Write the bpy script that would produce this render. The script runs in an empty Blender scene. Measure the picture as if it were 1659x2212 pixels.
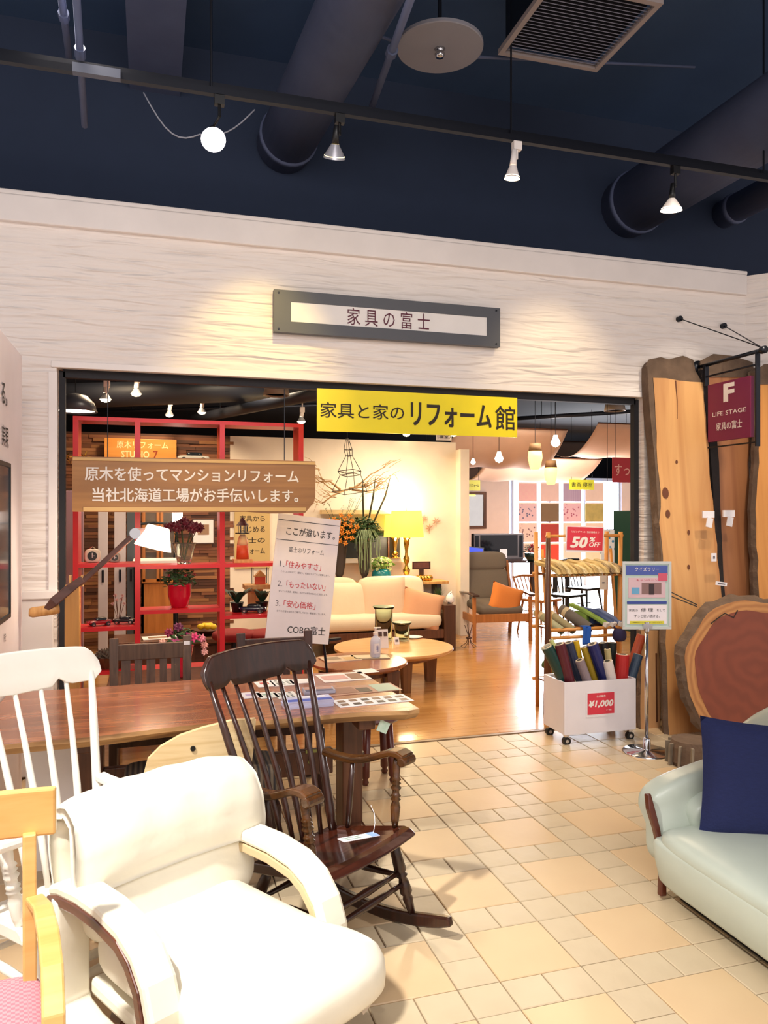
import bpy, math, random
from math import sin, cos, tan, atan, radians, pi, sqrt
from mathutils import Vector, Matrix, Euler
random.seed(7)
C = bpy.context.scene.collection
S = bpy.context.scene
# ------------------------------------------------------------------ camera, world, light, exposure
F, CX, HZ, H, TH = 1661.0, 829.5, 1110.0, 1.57, radians(16.9)
cd = bpy.data.cameras.new('camera'); cam = bpy.data.objects.new('camera', cd); C.objects.link(cam)
cam.location = (0, 0, H); cam.rotation_euler = (pi/2, 0, -TH)
cd.sensor_fit = 'VERTICAL'; cd.sensor_height = 24; cd.lens = 24*F/2212; cd.shift_y = (HZ-1106)/2212
cd.clip_start = .05; cd.clip_end = 100
S.camera = cam
w = bpy.data.worlds.new('world'); S.world = w; w.use_nodes = True
w.node_tree.nodes['Background'].inputs[0].default_value = (1.0, .90, .86, 1)
w.node_tree.nodes['Background'].inputs[1].default_value = .68
S.view_settings.view_transform = 'Standard'; S.view_settings.look = 'None'
S.view_settings.exposure = 0.5; S.view_settings.gamma = 1; S.view_settings.use_curve_mapping = False
def light(name, kind, loc, energy, col=(1, .93, .84), size=.3, target=None, angle=60, blend=.6, size_y=None):
    l = bpy.data.lights.new(name, kind); l.energy = energy; l.color = col
    if kind == 'AREA':
        l.size = size
        if size_y: l.shape = 'RECTANGLE'; l.size_y = size_y
    else: l.shadow_soft_size = size
    if kind == 'SPOT': l.spot_size = radians(angle); l.spot_blend = blend
    o = bpy.data.objects.new(name, l); C.objects.link(o); o.location = loc
    if target is not None:
        o.rotation_euler = (Vector(target)-Vector(loc)).to_track_quat('-Z', 'Y').to_euler()
    return o
# hall lamps above and behind the camera, plus an added soft area fill
light('hall_spot', 'SPOT', (-1.7, 1.2, 4.4), 1050, (1, .96, .90), .10, (.35, 2.0, .1), 44, .9)
light('hall_spot', 'SPOT', (1.3, .1, 4.4), 960, (1, .96, .90), .12, (1.65, 1.75, 0), 46, .95)
light('hall_spot', 'SPOT', (-.4, 4.0, 4.3), 230, (1, .88, .74), .15, (.2, 3.9, 0), 60, .9)
light('hall_spot', 'SPOT', (2.9, 3.2, 4.4), 250, (1, .86, .70), .12, (3.2, 4.4, .2), 50, .9)
light('hall_fill', 'AREA', (.5, -.8, 4.4), 140, (1, .93, .90), 3.0, (1.2, 4.5, 1.5))
# the wall washers of the track
light('wall_wash', 'SPOT', (.75, 4.0, 3.6), 62, (1, .72, .20), .04, (.66, 5.0, 2.40), 52, .9)
light('wall_wash', 'SPOT', (2.75, 3.9, 3.6), 46, (1, .76, .40), .04, (2.8, 5.0, 2.35), 56, .9)
light('wall_wash', 'SPOT', (3.9, 3.6, 3.6), 90, (1, .86, .68), .05, (3.9, 4.8, 2.0), 56, .9)
# shop interior
for (x, y, z, e, c, s) in [(.1, 8.5, 3.1, 75, (1, .74, .46), .15), (-.2, 7.2, 3.1, 70, (1, .75, .48), .3), (1.2, 7.6, 3.1, 90, (1, .80, .56), .3), (2.7, 8.0, 3.1, 110, (1, .80, .54), .25),
                           (3.6, 6.4, 3.1, 80, (1, .80, .55), .3), (4.9, 9.0, 2.9, 60, (1, .82, .66), .3), (6.3, 11.0, 1.9, 85, (1, .88, .82), .4), (1.6, 5.9, 3.1, 60, (1, .74, .42), .2),  # the lowest light here is added to brighten the canopy sheets and samples
                           (.2, 5.6, 3.1, 40, (1, .85, .7), .2), (9.2, 12.0, 2.4, 80, (1, .9, .85), .3)]:
    light('shop_light', 'SPOT' if z > 2.5 else 'POINT', (x, y, z), e, c, s, (x, y+.01, 0), 150, .6)

# ------------------------------------------------------------------ helpers
def at(px, py, Y):
    a = TH+atan((px-CX)/F); X = Y*tan(a); d = X*sin(TH)+Y*cos(TH)
    return Vector((X, Y, H-(py-HZ)*d/F))
def fl(px, py, Z=0.0):
    d = (H-Z)*F/(py-HZ); r = (px-CX)/F*d
    return Vector((r*cos(TH)+d*sin(TH), d*cos(TH)-r*sin(TH), Z))
def hx(s):
    v = [int(s[i:i+2], 16)/255 for i in (0, 2, 4)]
    return tuple((c/12.92 if c <= .04045 else ((c+.055)/1.055)**2.4) for c in v)+(1,)
MC = {}
def mat(name, col, rough=.5, metal=0, col2=None, kind=None, scale=6, bump=0, bscale=60, emis=0, axis=0, trans=0, coat=0, dist=3.0, sheen=0, stretch=None):
    if name in MC: return MC[name]
    m = bpy.data.materials.new(name); m.use_nodes = True; nt = m.node_tree; N = nt.nodes; L = nt.links
    b = N['Principled BSDF']; c1 = hx(col); b.inputs['Base Color'].default_value = c1
    b.inputs['Roughness'].default_value = rough; b.inputs['Metallic'].default_value = metal
    if trans: b.inputs['Transmission Weight'].default_value = trans; b.inputs['IOR'].default_value = 1.12
    if coat: b.inputs['Coat Weight'].default_value = coat; b.inputs['Coat Roughness'].default_value = .12
    if emis: b.inputs['Emission Color'].default_value = c1; b.inputs['Emission Strength'].default_value = emis
    tc = N.new('ShaderNodeTexCoord'); mp = N.new('ShaderNodeMapping'); L.new(tc.outputs['Object'], mp.inputs[0])
    if col2 is None and not emis and not trans:
        h = [c*.86 for c in c1[:3]]+[1]; fin = True
    else:
        h = hx(col2) if col2 else None; fin = False
    if h is not None:
        ramp = N.new('ShaderNodeMixRGB'); ramp.inputs[1].default_value = c1; ramp.inputs[2].default_value = h
        if kind == 'wood':
            sc = [scale*1.6]*3; sc[axis] = scale*.12; mp.inputs['Scale'].default_value = sc
            n = N.new('ShaderNodeTexNoise'); n.inputs['Scale'].default_value = 2.2; n.inputs['Detail'].default_value = 6; n.inputs['Distortion'].default_value = 1.2
            L.new(mp.outputs[0], n.inputs[0]); cr = N.new('ShaderNodeValToRGB'); cr.color_ramp.elements[0].position = .33; cr.color_ramp.elements[1].position = .68
            L.new(n.outputs[0], cr.inputs[0]); L.new(cr.outputs[0], ramp.inputs[0]); src = n.outputs[0]
        elif kind == 'rings':
            wv = N.new('ShaderNodeTexWave'); wv.wave_type = 'RINGS'; wv.rings_direction = 'Y'; wv.inputs['Scale'].default_value = scale; wv.inputs['Distortion'].default_value = dist; wv.inputs['Detail'].default_value = 3
            L.new(mp.outputs[0], wv.inputs[0]); L.new(wv.outputs[1], ramp.inputs[0]); src = wv.outputs[1]
        elif kind == 'stripe':
            wv = N.new('ShaderNodeTexWave'); wv.bands_direction = 'XYZ'[axis]; wv.inputs['Scale'].default_value = scale; wv.inputs['Distortion'].default_value = 0
            L.new(mp.outputs[0], wv.inputs[0]); L.new(wv.outputs[1], ramp.inputs[0]); src = wv.outputs[1]
        elif kind == 'check':
            ck = N.new('ShaderNodeTexChecker'); ck.inputs['Scale'].default_value = scale; L.new(mp.outputs[0], ck.inputs[0]); L.new(ck.outputs[1], ramp.inputs[0]); src = ck.outputs[1]
        elif kind == 'dots':
            v = N.new('ShaderNodeTexVoronoi'); v.inputs['Scale'].default_value = scale; L.new(mp.outputs[0], v.inputs[0])
            cr = N.new('ShaderNodeValToRGB'); cr.color_ramp.elements[0].position = .22; cr.color_ramp.elements[1].position = .30
            cr.color_ramp.elements[0].color = (1, 1, 1, 1); cr.color_ramp.elements[1].color = (0, 0, 0, 1)
            L.new(v.outputs['Distance'], cr.inputs[0]); L.new(cr.outputs[0], ramp.inputs[0]); src = v.outputs['Distance']
        elif kind == 'random':
            oi = N.new('ShaderNodeObjectInfo'); L.new(oi.outputs['Random'], ramp.inputs[0]); src = None
        else:
            n = N.new('ShaderNodeTexNoise'); n.inputs['Scale'].default_value = scale; n.inputs['Detail'].default_value = 4
            if stretch: mp.inputs['Scale'].default_value = stretch
            L.new(mp.outputs[0], n.inputs[0]); L.new(n.outputs[0], ramp.inputs[0]); src = n.outputs[0]
        L.new(ramp.outputs[0], b.inputs['Base Color'])
        if emis: L.new(ramp.outputs[0], b.inputs['Emission Color'])
    if bump:
        n = N.new('ShaderNodeTexNoise'); n.inputs['Scale'].default_value = bscale; n.inputs['Detail'].default_value = 3
        L.new(tc.outputs['Object'], n.inputs[0]); bp = N.new('ShaderNodeBump'); bp.inputs['Strength'].default_value = bump; bp.inputs['Distance'].default_value = .01
        L.new(n.outputs[0], bp.inputs['Height']); L.new(bp.outputs[0], b.inputs['Normal'])
    MC[name] = m; return m

class MB:
    def __init__(s): s.v = []; s.f = []; s.m = []; s.cur = 0
    def add(s, vs, fs):
        o = len(s.v); s.v += [tuple(v) for v in vs]
        for f in fs: s.f.append([i+o for i in f]); s.m.append(s.cur)
        return s
    def box(s, c, d, rot=None, taper=1.0):
        c = Vector(c); R = Euler(rot).to_matrix() if rot is not None else Matrix.Identity(3); vs = []
        for z in (-1, 1):
            k = taper if z < 0 else 1
            for y in (-1, 1):
                for x in (-1, 1): vs.append(c+R @ Vector((x*d[0]/2*k, y*d[1]/2*k, z*d[2]/2)))
        return s.add(vs, [(0, 2, 3, 1), (4, 5, 7, 6), (0, 1, 5, 4), (2, 6, 7, 3), (0, 4, 6, 2), (1, 3, 7, 5)])
    def bar(s, a, b, w, h, up=(0, 0, 1)):
        return s.sweep([a, b], w, h, up)
    def sweep(s, path, w, h, up=(0, 0, 1), closed=False):
        P = [Vector(p) for p in path]; n = len(P); up = Vector(up); rings = []
        W = w if isinstance(w, (list, tuple)) else [w]*n; Hh = h if isinstance(h, (list, tuple)) else [h]*n
        for i in range(n):
            if closed: t = P[(i+1) % n]-P[i-1]
            else: t = P[min(i+1, n-1)]-P[max(i-1, 0)]
            t.normalize(); sd = t.cross(up)
            if sd.length < 1e-4: sd = t.cross(Vector((1, 0, 0)))
            sd.normalize(); u = sd.cross(t)
            for a, b in ((-1, -1), (1, -1), (1, 1), (-1, 1)): rings.append(P[i]+sd*a*W[i]/2+u*b*Hh[i]/2)
        fs = []
        for i in range(n if closed else n-1):
            for k in range(4):
                j = (i+1) % n; fs.append((i*4+k, i*4+(k+1) % 4, j*4+(k+1) % 4, j*4+k))
        if not closed: fs += [(3, 2, 1, 0), tuple((n-1)*4+k for k in range(4))]
        return s.add(rings, fs)
    def tube(s, path, r, seg=8, caps=True, flat=1.0):
        P = [Vector(p) for p in path]; n = len(P); R = r if isinstance(r, (list, tuple)) else [r]*n
        vs = []; ref = None
        for i in range(n):
            t = P[min(i+1, n-1)]-P[max(i-1, 0)]
            if t.length < 1e-9: t = Vector((0, 0, 1))
            t.normalize()
            if ref is None:
                ref = t.cross(Vector((0, 0, 1)))
                if ref.length < .05: ref = Vector((1, 0, 0))
            a = ref-t*ref.dot(t); a.normalize(); ref = a; b = t.cross(a)
            for k in range(seg):
                q = 2*pi*k/seg; vs.append(P[i]+a*cos(q)*R[i]+b*sin(q)*R[i]*flat)
        fs = [(i*seg+k, i*seg+(k+1) % seg, (i+1)*seg+(k+1) % seg, (i+1)*seg+k) for i in range(n-1) for k in range(seg)]
        if caps: fs += [tuple(range(seg-1, -1, -1)), tuple((n-1)*seg+k for k in range(seg))]
        return s.add(vs, fs)
    def lathe(s, prof, o=(0, 0, 0), seg=20, sx=1, sy=1, closed=False):
        o = Vector(o); n = len(prof)
        vs = [o+Vector((r*cos(2*pi*k/seg)*sx, r*sin(2*pi*k/seg)*sy, z)) for r, z in prof for k in range(seg)]
        fs = [(i*seg+k, i*seg+(k+1) % seg, (i+1)*seg+(k+1) % seg, (i+1)*seg+k) for i in range(n-1) for k in range(seg)]
        if prof[0][0] > 1e-4 and not closed: fs.append(tuple(range(seg-1, -1, -1)))
        if prof[-1][0] > 1e-4 and not closed: fs.append(tuple((n-1)*seg+k for k in range(seg)))
        return s.add(vs, fs)
    def prism(s, poly, y0, y1, axes=(0, 2)):
        # polygon in the plane of two axes, extruded along the third
        o = 3-axes[0]-axes[1]; n = len(poly); vs = []
        for y in (y0, y1):
            for p in poly:
                v = [0, 0, 0]; v[axes[0]] = p[0]; v[axes[1]] = p[1]; v[o] = y; vs.append(v)
        return s.add(vs, [tuple(range(n)), tuple(range(2*n-1, n-1, -1))]+[(i, (i+1) % n+0, (i+1) % n+n, i+n) for i in range(n)])
    def cushion(s, c, d, rot=None, e1=.35, e2=.3, nu=28, nv=14, fn=None):
        c = Vector(c); R = Euler(rot).to_matrix() if rot is not None else Matrix.Identity(3)
        g = lambda t, e: (abs(t)**e)*(1 if t >= 0 else -1)
        vs = []
        for j in range(nv+1):
            v = -pi/2+pi*j/nv
            for i in range(nu):
                u = 2*pi*(i+.5)/nu
                p = Vector((g(cos(v), e1)*g(cos(u), e2)*d[0]/2, g(cos(v), e1)*g(sin(u), e2)*d[1]/2, g(sin(v), e1)*d[2]/2))
                if fn: p = fn(p)
                vs.append(c+R @ p)
        fs = [(j*nu+i, j*nu+(i+1) % nu, (j+1)*nu+(i+1) % nu, (j+1)*nu+i) for j in range(nv) for i in range(nu)]
        return s.add(vs, fs)
    def pillow(s, c, wd, ht, t, rot=None, n=14, sag=.06):
        c = Vector(c); R = Euler(rot).to_matrix() if rot is not None else Matrix.Identity(3); vs = []
        for sd in (-1, 1):
            for j in range(n+1):
                for i in range(n+1):
                    u = -1+2*i/n; v = -1+2*j/n
                    th = t/2*((1-u**4)*(1-v**4))**.6
                    x = wd/2*u*(1-sag*(1-v*v)*abs(u)); z = ht/2*v*(1-sag*(1-u*u)*abs(v))
                    vs.append(c+R @ Vector((x, sd*th, z)))
        q = (n+1)**2; fs = []
        for j in range(n):
            for i in range(n):
                a = j*(n+1)+i; fs.append((a, a+1, a+n+2, a+n+1)); fs.append((q+a, q+a+n+1, q+a+n+2, q+a+1))
        return s.add(vs, fs)
    def grid(s, fn, nu, nv):
        vs = [fn(i/nu, j/nv) for j in range(nv+1) for i in range(nu+1)]
        return s.add(vs, [(j*(nu+1)+i, j*(nu+1)+i+1, (j+1)*(nu+1)+i+1, (j+1)*(nu+1)+i) for j in range(nv) for i in range(nu)])
    def build(s, name, m, parent=None, smooth=False, bevel=0, sub=0, label=None, solid=0):
        me = bpy.data.meshes.new(name); me.from_pydata(s.v, [], s.f)
        ms = m if isinstance(m, (list, tuple)) else [m]
        for k in ms: me.materials.append(k)
        if len(ms) > 1: me.polygons.foreach_set('material_index', s.m)
        if smooth: me.polygons.foreach_set('use_smooth', [True]*len(me.polygons))
        me.validate(); me.update()
        o = bpy.data.objects.new(name, me); C.objects.link(o)
        if solid: md = o.modifiers.new('s', 'SOLIDIFY'); md.thickness = solid
        if bevel: md = o.modifiers.new('b', 'BEVEL'); md.width = bevel; md.segments = 2; md.limit_method = 'ANGLE'
        if sub: md = o.modifiers.new('u', 'SUBSURF'); md.levels = sub; md.render_levels = sub
        if parent is not None: o.parent = parent
        if label: o['label'] = label
        return o
def thing(name, label, cat, loc=(0, 0, 0), rz=0, group=None, rot=None, scale=None):
    o = bpy.data.objects.new(name, None); o.empty_display_size = .1; C.objects.link(o); o.location = loc
    o.rotation_euler = rot if rot is not None else (0, 0, rz)
    if scale: o.scale = (scale,)*3
    o['label'] = label; o['category'] = cat
    if group: o['group'] = group
    return o
def tag(o, label, cat, group=None, kind=None):
    if label: o['label'] = label
    if cat: o['category'] = cat
    if group: o['group'] = group
    if kind: o['kind'] = kind
    return o
def struct(o): o['kind'] = 'structure'; return o
def copy_tree(o, parent=None, label=None, loc=None, rz=None):
    c = o.copy(); C.objects.link(c)
    if parent is not None: c.parent = parent
    if label: c['label'] = label
    if loc is not None: c.location = loc
    if rz is not None: c.rotation_euler = (0, 0, rz)
    for ch in list(o.children): copy_tree(ch, c)
    return c
def lettering(parent, body, cx, cz, wd, ht, m, y=-.002, thick=0.0, name='lettering', shear=0, rz=0, slope=0, loc=None, rot=None):
    cu = bpy.data.curves.new(name, 'FONT'); cu.body = body; cu.resolution_u = 2; cu.offset = 0; cu.shear = shear
    t = bpy.data.objects.new(name, cu); C.objects.link(t)
    me = bpy.data.meshes.new_from_object(t.evaluated_get(bpy.context.evaluated_depsgraph_get()))
    bpy.data.objects.remove(t); bpy.data.curves.remove(cu)
    xs = [v.co.x for v in me.vertices]; ys = [v.co.y for v in me.vertices]
    x0, x1, y0, y1 = min(xs), max(xs), min(ys), max(ys)
    for v in me.vertices:
        u = (v.co.x-x0)/(x1-x0)-.5; q = (v.co.y-y0)/(y1-y0)-.5
        v.co = (u*wd, -.0, q*ht+slope*u*wd)
    if thick > .003:   # bolder strokes: the same flat letters laid slightly beside themselves
        e = thick*1.15; vs = [tuple(v.co) for v in me.vertices]; fs = [tuple(f.vertices) for f in me.polygons]; sx_ = wd/(x1-x0); sz_ = ht/(y1-y0); V = []; P = []
        for k, (dx, dz) in enumerate(((-1, -.7), (1, -.7), (1, .7), (-1, .7), (0, 0))):
            V += [(a+dx*e*sx_, -.00004*k, c+dz*e*sz_) for a, _, c in vs]; P += [tuple(i+k*len(vs) for i in f) for f in fs]
        me = bpy.data.meshes.new(name); me.from_pydata(V, [], P)
    me.materials.clear(); me.materials.append(m)
    o = bpy.data.objects.new(name, me); C.objects.link(o); o.parent = parent; o.location = loc or (cx, y, cz)
    if rot: o.rotation_euler = rot
    return o

# common materials
WHITE = mat('white_paint', 'F2E9E4', .45); CHROME = mat('chrome', 'D8D8DC', .12, 1); BLACK = mat('black_plastic', '101012', .4)
STEEL = mat('dark_steel', '22242C', .35, .6); BRASS = mat('polished_gold', 'C99A45', .2, 1)
RED = mat('red_lacquer', 'D8202A', .35); GLASS = mat('clear_glass', 'EAF4F0', .03, trans=.95)
GGLASS = mat('green_grey_glass', 'E4EEE0', .03, trans=1.0)
DWOOD = mat('dark_brown_wood', '3A1B10', .28, col2='24100A', kind='wood', scale=10, axis=2, coat=.35)
MWOOD = mat('walnut_brown_wood', '6A4028', .4, col2='4A2A1A', kind='wood', scale=8, axis=2)
LWOOD = mat('light_oak_wood', 'D9A766', .4, col2='C08A4C', kind='wood', scale=8, axis=2)
PWOOD = mat('pale_birch_wood', 'E3C99B', .42, col2='CFAF7C', kind='wood', scale=7, axis=0)
TABLEW = mat('table_red_brown_wood', 'AE6C48', .26, col2='84492E', kind='wood', scale=5, axis=0, coat=.5)
TEDGE = mat('live_edge_sapwood', 'C79A66', .5, col2='7A5434', kind='wood', scale=4, axis=0)
CREAM = mat('cream_leather', 'EAE3CF', .42, bump=.25, bscale=14)
MINT = mat('pale_mint_leather', 'C2CBBE', .33, bump=.18, bscale=10)
INK = mat('black_ink', '1A1412', .6); WINK = mat('white_ink', 'F6EEE6', .6); RINK = mat('red_ink', 'CF2A35', .6)
PAPER = mat('white_paper', 'EFEAEC', .6); BARK = mat('rough_bark', '7C6450', .9, col2='4A3A2E', scale=12, bump=1.0, bscale=22)

# ------------------------------------------------------------------ setting
NAVY = mat('dark_navy_ceiling', '3C5478', .85, col2='2E4464', scale=2)
NAVYW = mat('dark_navy_wall', '28344C', .9)
DUCT = mat('dark_duct', '5C6684', .6, col2='4A5270', scale=4)
def shell():
    b = MB(); b.box((1.5, 2.2, 4.95), (14, 7.2, .1)); struct(b.build('ceiling', NAVY))
    b = MB(); b.box((1.5, 5.75, 4.15), (14, .2, 1.6)); struct(b.build('wall_upper', NAVYW))
    # rippled plaster facade with its opening
    m = bpy.data.materials.new('rippled_white_plaster'); m.use_nodes = True; N = m.node_tree.nodes; L = m.node_tree.links; p = N['Principled BSDF']
    p.inputs['Base Color'].default_value = hx('EDE3DC'); p.inputs['Roughness'].default_value = .6
    tc = N.new('ShaderNodeTexCoord'); mp = N.new('ShaderNodeMapping'); mp.inputs['Scale'].default_value = (1.0, 1, 9); L.new(tc.outputs['Object'], mp.inputs[0])
    n1 = N.new('ShaderNodeTexNoise'); n1.inputs['Scale'].default_value = 2.6; n1.inputs['Detail'].default_value = 1.5; n1.inputs['Distortion'].default_value = .7; L.new(mp.outputs[0], n1.inputs[0])
    wv = N.new('ShaderNodeTexWave'); wv.bands_direction = 'Z'; wv.wave_profile = 'SAW'; wv.inputs['Scale'].default_value = 1.0; wv.inputs['Distortion'].default_value = 4.5; wv.inputs['Detail'].default_value = 1; wv.inputs['Detail Scale'].default_value = .8
    mp2 = N.new('ShaderNodeMapping'); mp2.inputs['Scale'].default_value = (.6, .6, 4.2); L.new(tc.outputs['Object'], mp2.inputs[0]); L.new(mp2.outputs[0], wv.inputs[0])
    mx = N.new('ShaderNodeMath'); mx.operation = 'MULTIPLY_ADD'; mx.inputs[1].default_value = .5; L.new(wv.outputs[1], mx.inputs[0]); L.new(n1.outputs[0], mx.inputs[2])
    bp = N.new('ShaderNodeBump'); bp.inputs['Strength'].default_value = .8; bp.inputs['Distance'].default_value = .035; L.new(mx.outputs[0], bp.inputs['Height']); L.new(bp.outputs[0], p.inputs['Normal'])
    b = MB(); X0, X1, XR, ZT, ZO = -.54, 3.575, 4.51, 3.455, 2.455
    b.box(((-4+X0)/2, 5.06, ZT/2), (4+X0, .12, ZT)); b.box(((X1+XR)/2, 5.06, ZT/2), (XR-X1, .12, ZT)); b.box(((X0+X1)/2, 5.06, (ZO+ZT)/2), (X1-X0, .12, ZT-ZO))
    struct(b.build('wall_front', m))
    b = MB(); a = Vector((4.51, 5.0, 0)); c = Vector((7.2, 2.3, 0)); dd = (c-a).normalized(); nn = Vector((dd.y, -dd.x, 0))
    b.prism([(a.x, a.y), (c.x, c.y), (c.x+.2, c.y+.2), (a.x+.2, a.y+.2)], 0, ZT, (0, 1)); struct(b.build('wall_right', m))
    b = MB(); b.box((.25, 4.985, 3.375), (8.5, .045, .16)); b.box((.25, 5.15, 3.47), (8.52, .36, .03)); struct(b.build('trim_1', WHITE, bevel=.008))
    b = MB(); b.box((-2.28, 4.975, 1.09), (3.5, .07, .05)); b.box((-2.28, 4.985, .54), (3.45, .03, 1.06)); struct(b.build('trim_2', WHITE, bevel=.006))
    # smooth white edging round the opening
    b = MB(); b.box((X0-.02, 5.0, 1.76), (.05, .03, 1.33)); b.box((X0+2.03, 4.995, ZO+.015), (4.12, .02, .04)); struct(b.build('trim_3', WHITE, bevel=.004))
    # dark metal frame inside the opening
    b = MB(); b.box((X0+.025, 5.085, 1.22), (.035, .05, 2.44)); b.box((X1-.022, 5.085, 1.22), (.04, .05, 2.44)); b.box(((X0+X1)/2, 5.085, ZO-.026), (X1-X0-.06, .05, .05)); struct(b.build('door_1', mat('matt_black_frame', '1E1E24', .75)))
    # shop interior shell
    DK = mat('shop_dark_ceiling', '12151F', .9, col2='0C0E16', scale=3)
    b = MB(); b.box((5, 12.7, 3.4), (20, 14.6, .1)); struct(b.build('ceiling_shop', DK))
    b = MB(); b.box((5, 20.2, 1.7), (22, .2, 3.4)); b.box((-3.4, 12, 1.7), (.2, 14, 3.4)); b.box((14.8, 12, 1.7), (.2, 16, 3.4)); struct(b.build('wall_back', DK))
    CW = mat('cream_partition', 'EFE2D2', .6)
    b = MB(); b.box((2.36, 9.4, 1.25), (2.9, .16, 2.5)); b.box((3.87, 9.33, 1.2), (.12, .34, 2.4)); struct(b.build('wall_cream', CW))
    PK = mat('pinkish_partition', 'EADAD6', .6)
    a = at(985, 1000, 14.6); c = at(1101, 1000, 14.6)
    b = MB(); b.box(((a.x+c.x)/2-.4, 14.7, 1.4), (c.x-a.x+.8, .15, 2.8)); struct(b.build('wall_pink', PK))
    b = MB(); c = at(1345, 1000, 14.6); b.box((c.x+2.0, 14.7, 1.4), (4, .15, 2.8)); struct(b.build('wall_pale', PK))
shell()
def floor():
    GROUT = mat('grout', 'A88F74', .8)
    b = MB(); b.box((1.0, 1.5, -.03), (9, 7.0, .05)); fo = struct(b.build('floor', GROUT))
    BIG = mat('peach_stone_tile', 'D3B88F', .40, col2='C6A680', scale=3.2, bump=.15, bscale=9, coat=.06)
    SM = mat('beige_stone_tile', 'CBB99A', .42, col2='B8A486', scale=5, bump=.3, bscale=12, coat=.06)
    u = .46/3; g = .0022
    def tilemesh(n, k):
        bb = MB(); s = k*u/2-g; z = .006; bv = .003
        vs = [(-s, -s, -.005), (s, -s, -.005), (s, s, -.005), (-s, s, -.005), (-s, -s, z-bv), (s, -s, z-bv), (s, s, z-bv), (-s, s, z-bv), (-s+bv, -s+bv, z), (s-bv, -s+bv, z), (s-bv, s-bv, z), (-s+bv, s-bv, z)]
        fs = [(0, 1, 5, 4), (1, 2, 6, 5), (2, 3, 7, 6), (3, 0, 4, 7), (4, 5, 9, 8), (5, 6, 10, 9), (6, 7, 11, 10), (7, 4, 8, 11), (8, 9, 10, 11)]
        return vs, fs
    vb, fb = tilemesh('b', 2); vsm, fsm = tilemesh('s', 1)
    def mk(v, f, nm, m):
        me = bpy.data.meshes.new(nm); me.from_pydata(v, [], f); me.materials.append(m); return me
    mb_, ms_ = mk(vb, fb, 'large_tile', BIG), mk(vsm, fsm, 'small_tile', SM)
    rest_b, rest_s = MB(), MB()
    ox, oy = 1.12-.46*8, 2.35-.46*6; nb = ns = 0; cand = []
    for i in range(18):
        for j in range(14):
            x0, y0 = ox+i*.46, oy+j*.46
            if y0 > 4.90: continue
            cand.append((1, x0+u, y0+u, i, j))
            for (a, c) in ((2.5, .5), (2.5, 1.5), (.5, -.5), (1.5, -.5), (2.5, -.5)):
                cand.append((0, x0+a*u, y0+c*u, i, j))
    vis = lambda x, y: x > .55 and y > .9 and x < 3.5 and abs((x*cos(TH)-y*sin(TH))/(x*sin(TH)+y*cos(TH))) < .52 and not (x > 2.05 and y < 2.6)
    cand.sort(key=lambda t: t[1]**2+t[2]**2)
    for big, x, y, i, j in cand:
        if y > 4.90-(u if big else u/2): 
            if y > 4.94: continue
        z = .0 + random.uniform(-.0004, .0004)
        if vis(x, y) and ((big and nb < 290) or (not big and ns < 290)):
            o = bpy.data.objects.new('large_tile' if big else 'small_tile', mb_ if big else ms_); C.objects.link(o); o.parent = fo; o.location = (x, y, z)
            if big: nb += 1
            else: ns += 1
        else:
            (rest_b if big else rest_s).add([(v[0]+x, v[1]+y, v[2]) for v in (vb if big else vsm)], fb if big else fsm)
    for r, nm, m in ((rest_b, 'large_tile_field', BIG), (rest_s, 'small_tile_field', SM)):
        if r.v: o = r.build(nm, m, fo); o['kind'] = 'stuff'
    # shop floor of polished boards
    m = mat('polished_board_floor', 'C99458', .22, col2='B47E44', kind='wood', scale=3.2, axis=0, coat=.35)
    b = MB(); b.box((5, 12.7, -.02), (20, 15.4, .05)); fs = struct(b.build('floor_shop', m))
    bd = MB(); y = 5.02; k = 0
    while y < 12.5:
        x = -3+(k % 3)*.3
        while x < 12: bd.box((x+.45, y+.0375, .0048), (.898, .0735, .003)); x += .9
        y += .075; k += 1
    o = bd.build('floor_board_field', m, fs); o['kind'] = 'stuff'
    b = MB(); b.box((1.515, 4.985, .004), (4.07, .03, .012)); struct(b.build('trim_4', BRASS if 0 else mat('threshold_strip', '9A8468', .4, .3)))
floor()

# ------------------------------------------------------------------ ceiling fittings of the hall
def duct(label, px0, py0, Z, r, yaw=0):
    p = at(px0, py0, 5.66); X = p.x
    t = thing('ceiling_duct', label, 'duct', (X+5.66*sin(yaw), 0, Z), yaw)
    b = MB(); b.tube([(0, -1.2, 0), (0, 2.2, 0), (0, 5.66, 0)], r, 24); b.build('pipe', DUCT, t, smooth=True)
    for y in (1.6, 3.5, 5.5):
        b = MB(); b.tube([(0, y-.025, 0), (0, y+.025, 0)], r+.012, 24); b.build('band', DUCT, t, smooth=True)
    for y in (1.0, 3.0):
        b = MB(); b.tube([(0, y, r), (0, y, 4.9-Z)], .006, 6); b.build('hanger', STEEL, t)
duct('large round duct crossing the dark ceiling left of the round ceiling plate', 612, 300, 4.28, .20, radians(3.6))
duct('thick round duct at the right side of the dark ceiling', 1352, 455, 4.16, .25)
duct('second round duct at the far right corner of the ceiling', 1560, 455, 4.22, .12)
def beam(label, px, w, Z):
    X = at(px, 280, 5.6).x
    t = thing('ceiling_beam', label, 'beam', (X, 0, Z)); b = MB(); b.box((0, 2.2, 0), (w, 6.9, .30)); b.build('web', DUCT, t)
    b = MB(); b.box((0, 2.2, -.155), (w+.06, 6.9, .02)); b.build('flange', DUCT, t)
beam('square boxed beam on the ceiling left of the large round duct', 335, .28, 4.7)
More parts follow.
